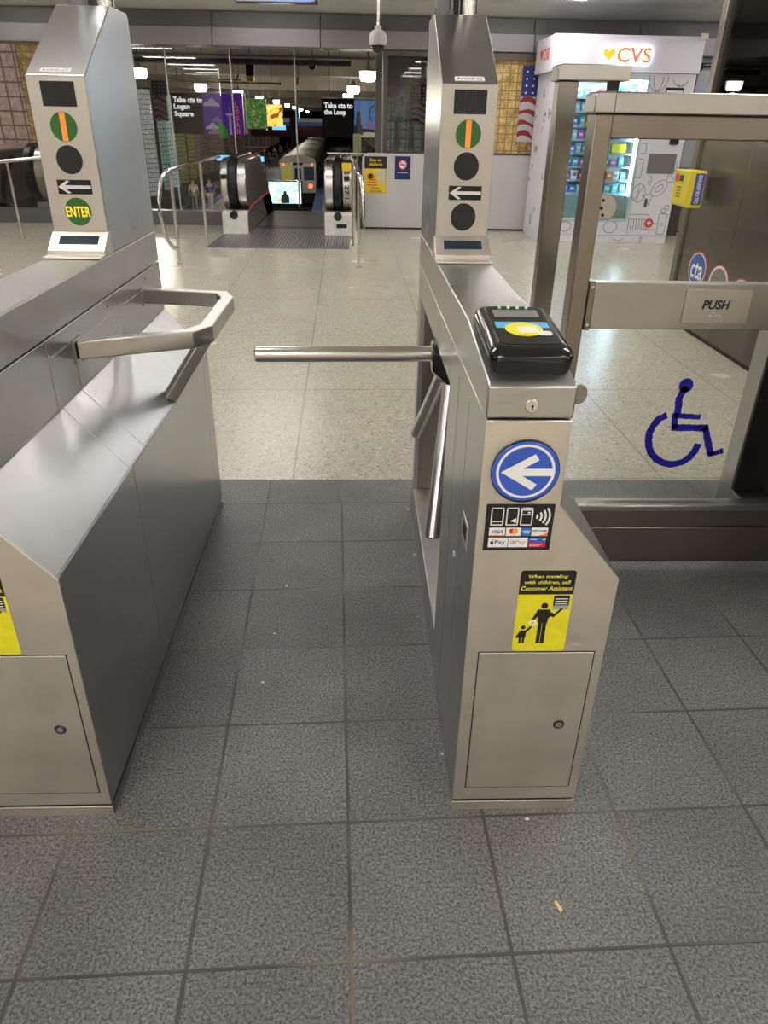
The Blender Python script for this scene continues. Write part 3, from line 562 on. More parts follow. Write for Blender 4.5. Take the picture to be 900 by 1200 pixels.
bp_(MB().box(BX - .03, 4.6, 3.25, 3.3, 0, 2.72), 'front_wall', STEEL_BOOTH)
# round stickers on the booth side
def sticker(yc, zc, kind):
    s = 'transit_sticker'; ry, rz = .155, .125
    n = 36
    def el(f, x0, x1, m, nm, par): return MB().prism([(yc + ry * f * math.cos(2 * PI * k / n), zc + rz * f * math.sin(2 * PI * k / n)) for k in range(n)], 'x', x0, x1).build(nm, m, par, M=BM_)
    a = el(1, BX - .0015, BX, CRED, s, Bt); el(.93, BX - .0022, BX - .001, WHITEV, 'white_rim', a)
    if kind == 'worn': el(.80, BX - .003, BX - .002, mat('peeled_backing', (.22, .21, .19), rough=.6, var=.3, vscale=30), 'peeled_area', a)
    else:
        el(.86, BX - .003, BX - .002, mat('cta_blue', (.02, .12, .5), rough=.4), 'blue_oval', a)
        Mt = BM_ @ Matrix.Translation((BX - .003, yc, zc)) @ Matrix.Rotation(-PI / 2, 4, 'Z')
        text_mesh('cta_lettering', 'cta', WHITEV, 0, 0, -.01, .20, .12, a, bold=.015, M=Mt)
sticker(5.53, .462, 'cta'); sticker(5.16, .43, 'worn'); sticker(4.82, .40, 'cta')
# yellow help box
Y_ = empty('help_box', (2.42, 5.70, .89)); tag(Y_, 'yellow customer call box with blue stripe on the booth corner', 'call box')
YM = Matrix.Translation((-2.42, -5.70, -.89))
YB = mat('yellow_enamel', (.80, .66, .02), rough=.35)
MB().prism([(2.33, .90), (2.35, .885), (2.45, .885), (2.45, 1.125), (2.33, 1.125)], 'y', 5.52, 5.78).build('casing', YB, Y_, bevel=.004, M=YM)
MB().box(2.45, 2.508, 5.60, 5.72, .93, 1.08).build('mounting_block', STEEL_GATE, Y_, M=YM)
MB().box(2.375, 2.442, 5.516, 5.52, .905, 1.11).build('blue_stripe', mat('call_blue', (.02, .06, .4), rough=.4), Y_, M=YM)
Mt = YM @ Matrix.Translation((2.408, 5.516, 1.007)) @ Matrix.Rotation(-PI / 2, 4, 'Y')
text_mesh('stripe_lettering', 'CALL FOR ASSISTANCE', WHITEV, 0, 0, 0, .185, .028, Y_, M=Mt)
MB().box(2.325, 2.33, 5.62, 5.68, 1.05, 1.09).build('button_panel', BLACKM, Y_, M=YM); m_ = MB(); m_.disc((2.326, 5.73, 1.07), .03, 'x', .004, n=16); m_.build('red_button', CRED, Y_, M=YM)
m_ = MB(); [m_.disc((2.326, 5.64 + .02 * i, .95 + .02 * j), .005, 'x', .004, n=8) for i in range(4) for j in range(4)]; m_.build('speaker_grille', mat('grille_dark', (.25, .2, .02), rough=.6), Y_, M=YM)

# ------------------------------------------------------------------ concourse background
# panel wall, windows and glass block wall
PANEL = mat('pale_grey_panel', (.52, .52, .51), rough=.35, var=.05, vscale=2)
WY = WALL
m_ = MB(); m_.prism([(.05, .02), (1.19, .02), (1.19, 1.0), (.13, 1.0), (.085, .985), (.06, .955), (.05, .92)], 'y', WY - .04, WY); struct(m_.build('wall_panel', PANEL, bevel=.006))
m_ = MB(); m_.box(1.196, 2.45, WY - .04, WY, .02, 1.0); struct(m_.build('wall_panel', PANEL, bevel=.006))
struct(MB().box(.02, 8, WY - .035, WY + .02, 0, .03).build('baseboard_back', GAP))
FRM = mat('bronze_window_frame', (.09, .075, .06), rough=.4, metal=.5)
struct(MB().box(2.45, 8, WY - .02, WY + .05, .0, 2.23).build('wall_far_right', WALLG))
def window(nm, x0, x1, z0, z1, glass, mull):
    w = struct(empty(nm, (x0, WY, z0)));
    m_ = MB(); m_.box(0, x1 - x0, -.05, .05, z1 - z0 - .07, z1 - z0); m_.box(0, x1 - x0, -.05, .05, 0, .025)
    for x in mull: m_.box(x - x0 - .025, x - x0 + .025, -.04, .04, 0, z1 - z0)
    m_.build('window_frame', FRM, w, bevel=.003); MB().box(.0, x1 - x0, .0, .012, .02, z1 - z0 - .06).build('window_pane', glass, w); return w
window('window_1', .345, 1.20, 1.0, 2.225, glass_mat('reflective_window_glass', (.75, .75, .75), .02), (.37, 1.19))
GOLD = block_mat('gold_glass_block', (.30, .19, .06), (.75, .52, .20), emit=.16, size=.105, gap=(.22, .14, .05))  # reflected gold light painted in as a faint glow
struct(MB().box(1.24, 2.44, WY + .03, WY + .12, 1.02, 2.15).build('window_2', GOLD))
m_ = MB(); m_.box(1.2, 2.45, WY - .05, WY + .12, 2.13, 2.225); m_.box(1.2, 2.45, WY - .05, WY + .12, .998, 1.022); m_.box(1.2, 1.25, WY - .05, WY + .12, 1, 2.2); struct(m_.build('trim_4', FRM, bevel=.003))
# what stands behind the dark window: a grey wall with pale block strips
struct(MB().box(.3, 2.6, 14.6, 14.7, -.2, 3.2).build('wall_corridor', mat('corridor_wall', (.30, .29, .27), rough=.4)))
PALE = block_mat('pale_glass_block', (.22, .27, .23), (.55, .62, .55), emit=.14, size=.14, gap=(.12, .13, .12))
for x in (.50, .74, 1.0): struct(MB().box(x, x + .15, 14.55, 14.6, .2, 1.75).build('block_strip', PALE))

def flag(name, x0, x1, z0, z1, y, label, htop=0):
    # small hanging flag: stars at the top, wavy stripes below
    F = empty(name, (x0, y, z0)); tag(F, label, 'flag'); w = x1 - x0; h = z1 - z0
    fw = lambda v, u: .012 * math.sin(6 * v + 3 * u)
    def cloth(u0, u1, v0, v1, sh, nm, m, t=0):
        b = MB(); nu, nv = 4, 16
        def P(u, v, o): return (w * (u + sh * math.sin(v * 5) * .05) , fw(v, u) - t + o, h * v)
        for i in range(nu):
            for j in range(nv):
                a0, a1 = u0 + (u1 - u0) * i / nu, u0 + (u1 - u0) * (i + 1) / nu; b0, b1 = v0 + (v1 - v0) * j / nv, v0 + (v1 - v0) * (j + 1) / nv
                for o in (0, .002): b.poly([P(a0, b0, o), P(a1, b0, o), P(a1, b1, o), P(a0, b1, o)])
        bmesh.ops.remove_doubles(b.b, verts=b.b.verts, dist=1e-5)
        return b.build(nm, m, F)
    cloth(0, 1, 0, .60, 0, 'stripe_field', mat('flag_white', (.45, .43, .43), rough=.7)); cloth(0, 1, .60, 1, 0, 'star_field', mat('flag_navy', (.02, .03, .16), rough=.7))
    for k in range(4): 
        b = MB()
        for j in range(12):
            v0, v1 = j / 12, (j + 1) / 12; f_ = lambda v: max(0, min(1, .10 + .26 * k + .14 * math.sin(v * 5)))
            pass
        for j in range(10):
            a = j / 10; c = (j + 1) / 10; f_ = lambda u: .60 * min(1, max(0, .06 + .25 * k + .09 * math.sin(u * 4 + .5)))
            b.poly([(w * a, fw(f_(a), a) - .003, h * f_(a)), (w * c, fw(f_(c), c) - .003, h * f_(c)), (w * c, fw(f_(c), c) - .003, h * (f_(c) + .075)), (w * a, fw(f_(a), a) - .003, h * (f_(a) + .075))])
        b.build('red_stripe', mat('flag_red', (.25, .02, .03), rough=.7), F)
    b = MB()
    for i in range(3):
        for j in range(4): b.disc((w * (.2 + .3 * i), -.018, h * (.65 + .09 * j)), w * .035, 'y', .003, n=8)
    b.build('star', WHITEV, F); MB().cyl((w / 2, .01, h), (w / 2, .01, htop), .006, 6).build('hanger', LH, F) if htop else None; return F
flag('wall_flag', 2.20, 2.52, 1.17, 2.08, WY - .10, 'hanging stars and stripes flag on the gold glass block wall beside the vending machine')
flag('hanging_flag', -5.05, -4.72, 1.30, 2.17, 20.6, 'hanging stars and stripes flag left of the Logan Square banner', 2.04)
flag('corridor_flag', .93, 1.17, 1.35, 1.95, 14.3, 'small stars and stripes flag behind the dark window')
pf = MB().box(.62, .78, 14.3, 14.31, 1.35, 1.90).build('pale_banner', cells_mat('pale_banner_print', [(.2, .35, .5), (.6, .65, .65), (.35, .5, .6)], 7)); tag(pf, 'narrow pale blue banner hanging behind the dark window', 'banner')

# safety signs on the pale wall
S1 = empty('warning_sign', (.08, WY - .045, .48)); tag(S1, 'yellow and black Stay on platform danger sign on pale wall', 'sign')
SM = Matrix.Translation((-.08, -(WY - .045), -.48)); y0_ = WY - .048
MB().box(.085, .40, y0_, WY - .041, .485, .80).build('yellow_field', mat('sign_yellow', (.8, .55, .02), rough=.4), S1, M=SM); MB().box(.085, .40, y0_, WY - .041, .80, .955).build('black_header', BLACKM, S1, M=SM)
text_mesh('lettering', 'Stay on\nplatform', mat('sign_yellow', (.8, .55, .02)), .242, y0_, .877, .19, .11, S1, depth=.002, M=SM); text_mesh('lettering', 'Danger', BLACKM, .242, y0_, .545, .12, .030, S1, depth=.002, M=SM); text_mesh('lettering', 'Third rail and\nmoving trains', BLACKM, .242, y0_, .508, .17, .030, S1, depth=.002, M=SM)
m_ = MB(); m_.disc((.17, y0_ - .002, .70), .035, 'y', .002, n=12)
for k in range(10): a = 2 * PI * k / 10; m_.prism([(.17 + .065 * math.cos(a), .70 + .065 * math.sin(a)), (.17 + .03 * math.cos(a + .2), .70 + .03 * math.sin(a + .2)), (.17 + .03 * math.cos(a - .2), .70 + .03 * math.sin(a - .2))], 'y', y0_ - .002, y0_)
m_.build('spark_print', BLACKM, S1, M=SM)
m_ = MB(); [m_.prism([(.12 + .012 * k, .58 + .035 * k), (.27 - .01 * k, .58 + .035 * k), (.27 - .01 * k, .592 + .035 * k), (.12 + .012 * k, .592 + .035 * k)], 'y', y0_ - .003, y0_) for k in range(4)]; m_.build('track_print', CRED, S1, M=SM)
MB().prism([(.25, .78), (.375, .78), (.375, .61), (.30, .61)], 'y', y0_ - .002, y0_).build('platform_print', PANEL, S1, M=SM)
S2 = empty('no_smoking_sign', (.51, WY - .045, .66)); tag(S2, 'small navy no smoking sign on pale wall', 'sign'); SM = Matrix.Translation((-.51, -(WY - .045), -.66))
MB().box(.515, .735, y0_, WY - .041, .665, .962).build('sign_board', NAVY, S2, M=SM); MB().disc((.625, y0_ - .001, .855), .062, 'y', .002, n=24).build('white_roundel', WHITEV, S2, M=SM); MB().ringy(.625, .855, .062, .050, y0_ - .003, y0_ - .001, n=24).build('red_ring', CRED, S2, M=SM)
m_ = MB(); m_.box(.585, .665, y0_ - .003, y0_ - .001, .849, .861); m_.build('cigarette_print', BLACKM, S2, M=SM); MB().prism([(.585, .888), (.593, .896), (.665, .822), (.657, .814)], 'y', y0_ - .004, y0_ - .001).build('red_bar', CRED, S2, M=SM); text_mesh('lettering', 'NO SMOKING', WHITEV, .625, y0_, .755, .15, .018, S2, depth=.002, M=SM)

# vending machine
VX0, VX1, VY, VZ = 2.40, 4.14, 10.2, 2.345
V = empty('vending_machine', (VX0, VY, 0)); tag(V, 'tall white vending machine with glowing heart logo and lit glass front', 'vending machine')
VM = Matrix.Translation((-VX0, -VY, 0))
def vb(mb, nm, m, p=V, **k): return mb.build(nm, m, p, M=VM, **k)
VW = mat('machine_white', (.82, .81, .90), rough=.35); VL = mat('outline_print', (.30, .29, .33), rough=.6)
WX0, WX1, WZ0, WZ1 = 2.475, 3.545, .30, 1.885
m_ = MB(); m_.box(VX0, WX0, VY, VY + .95, .10, 1.96); m_.box(WX1, VX1, VY, VY + .95, .10, 1.96); m_.box(WX0, WX1, VY, VY + .95, .10, WZ0); m_.box(WX0, WX1, VY, VY + .95, WZ1, 1.96); m_.box(WX0, WX1, VY + .5, VY + .95, WZ0, WZ1); vb(m_, 'cabinet', VW)
vb(MB().box(VX0 + .0, VX1, VY + .004, VY + .95, .0, .095), 'base', VW, bevel=.004)
vb(MB().box(VX0 - .06, VX1 + .02, VY - .03, VY + .95, 1.965, VZ), 'header', VW, bevel=.005)
vb(MB().box(VX1 - .06, VX1 + .03, VY - .07, VY - .03, VZ - .03, VZ + .03), 'camera', STEEL_FRONT, bevel=.006)
m_ = MB(); e = .028; m_.box(WX0 - e, WX1 + e, VY - .02, VY + .01, WZ1, WZ1 + e); m_.box(WX0 - e, WX1 + e, VY - .02, VY + .01, WZ0 - e, WZ0); m_.box(WX0 - e, WX0, VY - .02, VY + .01, WZ0, WZ1); m_.box(WX1, WX1 + e, VY - .02, VY + .01, WZ0, WZ1); vb(m_, 'window_frame', mat('pale_blue_frame', (.45, .62, .68), rough=.3), bevel=.004)
vb(MB().box(WX0, WX1, VY + .004, VY + .010, WZ0, WZ1), 'glass', GLASS)
LED = mat('led_strip', (.7, .92, 1), emit=45, ecol=(.68, .90, 1.0))
m_ = MB(); m_.box(WX0 + .004, WX0 + .02, VY + .03, VY + .05, WZ0 + .02, WZ1 - .02); m_.box(WX1 - .02, WX1 - .004, VY + .03, VY + .05, WZ0 + .02, WZ1 - .02); m_.box(WX0 + .03, WX1 - .03, VY + .03, VY + .06, WZ1 - .03, WZ1 - .01); vb(m_, 'led_strip', LED)
vb(MB().box(WX0, WX1, VY + .46, VY + .49, WZ0, WZ1), 'back_liner', mat('liner_blue', (.62, .80, .86), rough=.5)); vb(MB().box(WX0, WX1, VY + .02, VY + .46, WZ0, .585), 'delivery_bin', mat('bin_blue', (.40, .66, .75), rough=.4))
shz = [.61 + .156 * k for k in range(8)]
for z in shz: vb(MB().box(WX0 + .01, WX1 - .01, VY + .06, VY + .46, z - .022, z), 'shelf', mat('shelf_grey', (.42, .48, .52), rough=.4))
# heart and letters, halo lit
def heart(cx, cz, w, h):
    P = []
    for k in range(40): t = 2 * PI * k / 40; P.append((cx + w * 16 * math.sin(t) ** 3 / 32, cz + h * (13 * math.cos(t) - 5 * math.cos(2 * t) - 2 * math.cos(3 * t) - math.cos(4 * t) + 2.5) / 29))
    return P
HALO = mat('halo_light', (.75, .85, 1), emit=16, ecol=(.68, .80, 1.0)); RLET = mat('backlit_orange', (.6, .12, .03), emit=.6, ecol=(1, .24, .05)); ORH = mat('heart_orange', (1, .4, .02), emit=.85, ecol=(1, .45, .03))
hy_ = VY - .034
vb(MB().prism(heart(3.005, 2.135, .150, .138), 'y', VY - .052, VY - .044), 'halo', HALO); vb(MB().prism(heart(3.005, 2.135, .150, .138), 'y', VY - .066, VY - .056), 'heart', ORH)
text_mesh('halo_lettering', 'CVS', HALO, 3.31, VY - .044, 2.14, .42, .160, V, depth=.008, bold=.03, M=VM); text_mesh('logo_lettering', 'CVS', RLET, 3.31, VY - .056, 2.14, .42, .160, V, depth=.010, bold=.03, M=VM)
Ms = VM @ Matrix.Translation((VX0 - .062, 10.62, 2.16)) @ Matrix.Rotation(-PI / 2, 4, 'Z')
text_mesh('side_lettering', 'CVS', CRED, .06, 0, 0, .30, .13, V, M=Ms); MB().prism(heart(-.19, 0, .13, .12), 'y', -.002, 0).build('side_heart', CRED, V, M=Ms)
vb(MB().box(3.79, 4.01, VY - .012, VY, 1.76, 1.815), 'reader_slot', BLACKM); vb(MB().box(3.80, 4.0, VY - .014, VY - .01, 1.755, 1.785), 'slot_light', WHITEV)
vb(MB().box(3.72, 4.08, VY - .012, VY, .855, 1.085) , 'touch_screen', mat('dim_screen', (.16, .16, .17), rough=.12), bevel=.004)
vb(MB().box(3.95, 4.06, VY - .04, VY, 1.19, 1.33), 'card_terminal', BLACK, bevel=.01); vb(MB().box(3.975, 4.035, VY - .042, VY - .04, 1.25, 1.31), 'terminal_display', mat('terminal_lit', (.6, .7, .8), emit=.8))
vb(MB().box(4.09, 4.15, VY - .006, VY, 1.21, 1.28), 'payment_label', WHITEV); vb(MB().box(3.79, 3.84, VY - .008, VY, 1.25, 1.29), 'code_plate', BLACKM)
vb(MB().box(3.765, 3.80, VY - .012, VY, .45, .55), 'key_slot', mat('dark_slot', (.06, .06, .06), rough=.4))
vb(MB().prism([(3.875 + .06 * math.cos(a), .255 + .06 * math.sin(a)) for a in [PI / 4 * k for k in range(8)]], 'y', VY - .003, VY), 'red_emblem', CRED)
m_ = MB(); m_.box(3.865, 3.885, VY - .005, VY - .003, .225, .285); m_.box(3.845, 3.905, VY - .005, VY - .003, .245, .265); vb(m_, 'emblem_cross', WHITEV); text_mesh('lettering', 'health hub', CRED, 3.875, VY - .001, .175, .18, .018, V, M=VM)
# line drawings printed on the panel: candy, comb, pill, bottle, biscuit, cherry
def line(mb, pts, w=.009, closed=False):
    P = [Vector(p) for p in pts] + ([Vector(pts[0])] if closed else [])
    for a, b in zip(P, P[1:]):
        d = (b - a); 
        if d.length < 1e-5: continue
        n = Vector((-d.y, d.x)).normalized() * w / 2; mb.prism([tuple(a - n), tuple(b - n), tuple(b + n), tuple(a + n)], 'y', VY - .0025, VY - .0002)
def circ(cx, cz, rx, rz, n=20, a0=0, a1=2 * PI): return [(cx + rx * math.cos(a0 + (a1 - a0) * k / n), cz + rz * math.sin(a0 + (a1 - a0) * k / n)) for k in range(n + 1)]
m_ = MB()
c_, s_ = math.cos(.75), math.sin(.75)
rot_ = lambda pts, cx, cz: [(cx + x * c_ - z * s_, cz + x * s_ + z * c_) for x, z in pts]
line(m_, rot_(circ(0, 0, .12, .075), 3.93, .68)); line(m_, rot_([(.12, .02), (.22, .08), (.19, 0), (.22, -.08), (.12, -.02)], 3.93, .68)); line(m_, rot_([(-.12, .02), (-.22, .08), (-.19, 0), (-.22, -.08), (-.12, -.02)], 3.93, .68)); line(m_, rot_(circ(0, 0, .06, .03), 3.93, .68))
line(m_, circ(3.67, .62, .085, .11)); line(m_, [(3.62, .53), (3.72, .71)]); line(m_, [(3.66, .51), (3.66, .73)])
line(m_, [(3.60, .36), (3.86, .36), (3.86, .30), (3.60, .30)]); [line(m_, [(3.60 + .035 * k, .30), (3.60 + .035 * k, .17)]) for k in range(8)]
line(m_, [(4.0, .12), (4.0, .37), (4.10, .37), (4.10, .12)], closed=True); line(m_, circ(4.04, .41, .03, .03, 10)); line(m_, circ(4.08, .45, .03, .03, 10)); line(m_, circ(4.05, .24, .018, .018, 8)); line(m_, [(3.86, .245), (4.0, .245)])
line(m_, [(3.60, .80), (3.66, .80), (3.66, 1.02), (3.60, 1.02)]); line(m_, [(3.60, 1.08), (3.67, 1.08), (3.67, 1.20), (3.60, 1.20)]); line(m_, [(4.10, 1.0), (4.12, .88), (4.05, .92)]); line(m_, circ(3.79, .77, .018, .055, 12))
line(m_, circ(3.68, 1.93, .12, .16, 16, PI, 2 * PI)); line(m_, circ(3.68, 1.93, .06, .15, 12, PI, 2 * PI)); line(m_, circ(3.96, 1.93, .10, .10, 10, PI * 1.1, 1.9 * PI)); line(m_, [(3.93, 1.86), (3.97, 1.78), (4.0, 1.86)])
line(m_, circ(3.36, .20, .09, .075)); line(m_, [(3.43, .05), (3.50, .02), (3.56, .06)]); line(m_, circ(3.80, .045, .015, .04, 8)); line(m_, [(3.60, .10), (3.56, 1.96)], .005); line(m_, [(2.42, 1.25), (2.46, 1.25), (2.46, 1.40), (2.42, 1.40)]); line(m_, circ(2.44, .78, .03, .14, 12)); line(m_, [(2.42, 1.78), (2.46, 1.83)]); line(m_, circ(2.75, .2, .08, .06)); line(m_, [(2.5, .22), (2.62, .16), (2.66, .24)]); line(m_, circ(3.1, .19, .05, .07))
vb(m_, 'outline_drawing', VL)
m_ = MB()
for i in range(16): m_.ringy(random.uniform(-.42, .42), random.uniform(-.9, .85), random.uniform(.03, .07), .025, -.002, 0, n=10, a0=random.uniform(0, 2), a1=random.uniform(3, 6))
m_.build('side_drawing', VL, V, M=VM @ Matrix.Translation((VX0 - .001, VY + .47, 1.0)) @ Matrix.Rotation(-PI / 2, 4, 'Z'))
# packs on the shelves
cols = [('white', (.8, .84, .86)), ('blue', (.06, .25, .7)), ('pale blue', (.35, .62, .85)), ('teal', (.10, .55, .60)), ('red', (.7, .08, .10)), ('purple', (.38, .18, .55)), ('green', (.08, .45, .12)), ('orange', (.85, .3, .03))]
rown = ['bottom', 'second lowest', 'third', 'fourth', 'fifth', 'sixth', 'second highest', 'top']
packs = {}
for ri, z in enumerate(shz):
    x = WX0 + .03
    while x < WX1 - .09:
        nm, c = cols[min(7, int(random.random() ** 1.3 * 8))]
        w_ = .075 + .02 * random.random(); h_ = random.uniform(.085, .118)
        if ri == 3 and 3.18 < x < 3.3:
            w_ = .19; h_ = .11; o_ = MB().rings([[(-w_/2,-.03,0),(w_/2,-.03,0),(w_/2,.03,0),(-w_/2,.03,0)],[(-w_/2,-.03,h_),(w_/2,-.03,h_),(w_/2,.03,h_),(-w_/2,.03,h_)]]).build('snack_pack', mat('pack_yellow', (.65, .7, .03), rough=.4), bevel=.008)
            tag(o_, 'wide yellow green pack on the fourth shelf of the vending machine', 'snack pack'); o_.location = (x + w_ / 2, VY + .12, z + .001); x += w_ + .02; continue
        if nm not in packs:
            o_ = MB().rings([[(-.036, -.02, 0), (.036, -.02, 0), (.036, .02, 0), (-.036, .02, 0)], [(-.038, -.03, .03), (.038, -.03, .03), (.038, .03, .03), (-.038, .03, .03)], [(-.036, -.02, .09), (.036, -.02, .09), (.036, .02, .09), (-.036, .02, .09)], [(-.036, -.004, .10), (.036, -.004, .10), (.036, .004, .10), (-.036, .004, .10)]]).build('snack_pack', mat('pack_' + nm, c, rough=.35), smooth=True)
            MB().box(-.022, .022, -.033, -.026, .035, .065).build('pack_label', WHITEV if nm != 'white' else mat('pack_blue', (.06, .25, .7)), o_); packs[nm] = o_
        else: o_ = copy_tree(packs[nm])
        o_.location = (x + .04, VY + .12, z + .001); o_.scale = (w_ / .085, 1, h_ / .10)
        tag(o_, 'small %s pack standing on the %s shelf of the vending machine' % (nm, rown[ri]), 'snack pack', 'vending packs, %s, %s shelf' % (nm, rown[ri])); x += w_ + .008

# black framed device right of the vending machine
PH = empty('wall_terminal', (4.36, 10.9, .0)); tag(PH, 'grey terminal in rounded black frame on the wall right of vending machine', 'terminal')
MB().tube([(.05, 0, 1.2), (.05, 0, 2.0), (.12, 0, 2.1), (.38, 0, 2.1), (.45, 0, 2.0), (.45, 0, .95), (.38, 0, .82), (.05, 0, .82)], .035).build('rounded_frame', BLACK, PH, smooth=True); MB().box(.07, .42, .02, .10, .88, 2.05).build('grey_board', mat('terminal_grey', (.30, .32, .35), rough=.3), PH, bevel=.02); MB().box(.15, .25, .1, .45, 0, 2.0).build('mounting', GAP, PH)

# dome camera on a drop stem, and black fixture at the ceiling edge
DC = empty('dome_camera', (.17, 7.5, 1.92)); tag(DC, 'white dome security camera hanging from a thin ceiling stem', 'security camera')
def lathe(mb, prof, cx=0, cy=0, n=24): return mb.rings([[(cx + r * math.cos(2 * PI * k / n), cy + r * math.sin(2 * PI * k / n), z) for k in range(n)] for r, z in prof])
lathe(MB(), [(.052, .055), (.072, .06), (.078, .09), (.074, .135), (.05, .165), (.028, .172), (.028, .20)]).build('housing', mat('camera_white', (.5, .5, .49), rough=.4), DC, smooth=True); lathe(MB(), [(.004, -.005), (.03, .003), (.052, .028), (.058, .06)]).build('dark_dome', BLACK, DC, smooth=True); MB().cyl((0, 0, .2), (0, 0, .80), .013).build('stem', STEEL_TUBE, DC, smooth=True)
HS = empty('hanging_display', (-.84, 9.0, 2.44)); tag(HS, 'black hanging display seen edge-on at the top of the view', 'display'); MB().box(-.42, .42, 0, .12, .0, .24).build('case', BLACK, HS, bevel=.006); MB().box(-.39, .39, -.003, 0, .02, .22).build('lit_face', mat('display_blue', (.1, .15, .5), emit=.8, ecol=(.25, .35, 1)), HS); m_ = MB(); m_.cyl((-.3, .06, .24), (-.3, .06, .28), .02); m_.cyl((.3, .06, .24), (.3, .06, .28), .02); m_.build('hanger', STEEL_TUBE, HS)

# ------------------------------------------------------------------ escalator, grate, rails
GR = MB().box(-1.86, -.12, 9.36, 11.14, 0, .004); gr = GR.build('floor_grate', mat('grate_base', (.16, .16, .165), rough=.4, metal=.7)); tag(gr, 'ribbed steel floor grate in front of the escalator', 'floor grate')
m_ = MB()
for k in range(44): m_.box(-1.85 + k * .0395, -1.85 + k * .0395 + .022, 9.38, 11.12, .004, .010)
m_.build('rib', mat('grate_rib', (.42, .42, .43), rough=.35, metal=.8), gr)
E_ = empty('escalator', (-.98, 10.5, 0)); tag(E_, 'escalator leading down to the platform between two steel newels, marked 27L', 'escalator')
EM = Matrix.Translation((.98, -10.5, 0))
def eb(mb, nm, m, p=E_, **k): return mb.build(nm, m, p, M=EM, **k)
def side_poly(r0, zc, drop=0):
    P = []
    for k in range(15): a = -PI / 2 - PI * k / 14; P.append((10.93 + r0 * math.cos(a) * 1.15, zc + r0 * math.sin(a)))
    return P
yk, sl_ = 13.3, math.tan(math.radians(30))
def balus(r, zc, y_end=19.0):
    P = side_poly(r, zc); top = zc + r; bot = zc - r
    yk = 12.3
    return P + [(yk, top), (y_end, top - (y_end - yk) * sl_), (y_end, bot - (y_end - yk) * sl_), (yk, bot)]
ST_E = mat('escalator_steel', (.66, .64, .62), rough=.32, metal=1)
MARB = mat('white_marble', (.70, .67, .62), rough=.4, var=.12, vscale=14)
for sx, (xo, xb0, xb1, xi) in ((1, (-1.84, -1.735, -1.625, -1.50)), (-1, (-.09, -.225, -.335, -.46))):
    lo, hi = min(xo, xb0), max(xo, xb0); eb(MB().prism(balus(.315, .61), 'x', lo, hi), 'newel_cladding', ST_E, bevel=.02)
    lo, hi = min(xb1, xi), max(xb1, xi); eb(MB().prism(balus(.31, .61), 'x', lo, hi), 'balustrade', ST_E, bevel=.015)
    lo, hi = min(xb0, xb1), max(xb0, xb1); eb(MB().prism(balus(.345, .61), 'x', lo + .005, hi - .005), 'handrail_belt', RUBBER, bevel=.02)
    lo, hi = min(xo, xi), max(xo, xi); eb(MB().box(lo, hi, 10.52, 10.60, 0, .27), 'marble_base', MARB, bevel=.004)
    q = MB().prism([(10.60, 0), (yk, 0), (19, -(19 - yk) * sl_), (19, .3 - (19 - yk) * sl_), (yk, .3), (10.60, .3)], 'x', lo, hi); eb(q, 'skirt', ST_E)
    pn = .5 * (xo + xb0); eb(MB().box(pn - .035, pn + .035, 10.545, 10.60, .69, .74), 'control_box', BLACKM)
    bs = .5 * (xb0 + xb1); eb(MB().disc((bs, 10.515, .245), .055, 'y', .05, n=16), 'belt_inlet', RUBBER)
m_ = MB(); m_.tube([(-1.50, 10.70, .28), (-1.49, 11.1, .33), (-1.49, 13.2, .33)], .005); m_.tube([(-1.50, 10.75, .92), (-1.49, 11.6, .95), (-1.49, 13.2, .95)], .003); eb(m_, 'red_edge_light', mat('red_glow', (.5, .06, .07), emit=.15, ecol=(1, .12, .15)))
text_mesh('number_lettering', '27 L', BLACKM, 0, 0, 0, .20, .055, E_, M=EM @ Matrix.Translation((-.155, 10.56, .53)) @ Matrix.Rotation(PI / 2, 4, 'Y'))
eb(MB().box(-.22, -.10, 10.60, 10.62, .80, .90), 'yellow_caution_label', mat('sign_yellow', (.8, .55, .02))); 
m_ = MB(); m_.box(-.30, -.16, 10.515, 10.519, .10, .15); eb(m_, 'base_stencil', BLACKM)
m_ = MB(); m_.box(-1.5, -.46, 11.14, 11.45, -.02, .006); eb(m_, 'comb_plate', mat('comb_dark', (.05, .05, .05), rough=.4, metal=.6))
STEP = mat('step_metal', (.20, .20, .21), rough=.4, metal=.8)
y_, z_ = 11.45, 0.0
while y_ < 18.5:
    st = eb(MB().box(-1.49, -.47, y_, y_ + .405, z_ - .25, z_), 'step', STEP, bevel=.004); eb(MB().box(-1.49, -.47, y_ - .002, y_ + .02, z_, z_ + .002), 'step_edge', mat('step_yellow', (.6, .45, .05), rough=.5), p=E_) if y_ > 13 else None
    y_ += .41
    if y_ > yk: z_ -= .236
CURB = mat('granite_curb', (.12, .12, .125), rough=.35)
struct(MB().box(-9, -1.93, WALL + .10, WALL + .28, -.3, .195).build('trim_5', CURB, bevel=.005)); struct(MB().box(-.02, .06, WALL + .02, WALL + .28, -.3, .195).build('trim_6', CURB))
struct(MB().box(-1.90, -.04, 10.52, WALL + .28, -.3, -.05).build('floor', CURB))
# glass balustrade wall with thin rods
m_ = MB()
for x in (-2.61, -1.74, -.87, .335): m_.cyl((x, WALL + .2, .195 if x < -1.8 or x > 0 else .25), (x, WALL + .2, 2.3), .011, 8)
rods = m_.build('mullion_rods', mat('pale_metal_rod', (.55, .55, .54), rough=.35, metal=.6)); struct(rods)
MB().box(-9, -2.62, WALL + .195, WALL + .203, .2, 2.3).build('pane', GLASS, rods); MB().box(-2.60, -1.90, WALL + .195, WALL + .203, .2, 2.3).build('pane', GLASS, rods); MB().box(-.02, .33, WALL + .195, WALL + .203, .2, 2.3).build('pane', GLASS, rods)
struct(MB().box(-.45, .34, WALL + .24, WALL + .27, .965, .985).build('trim_7', ST_E))

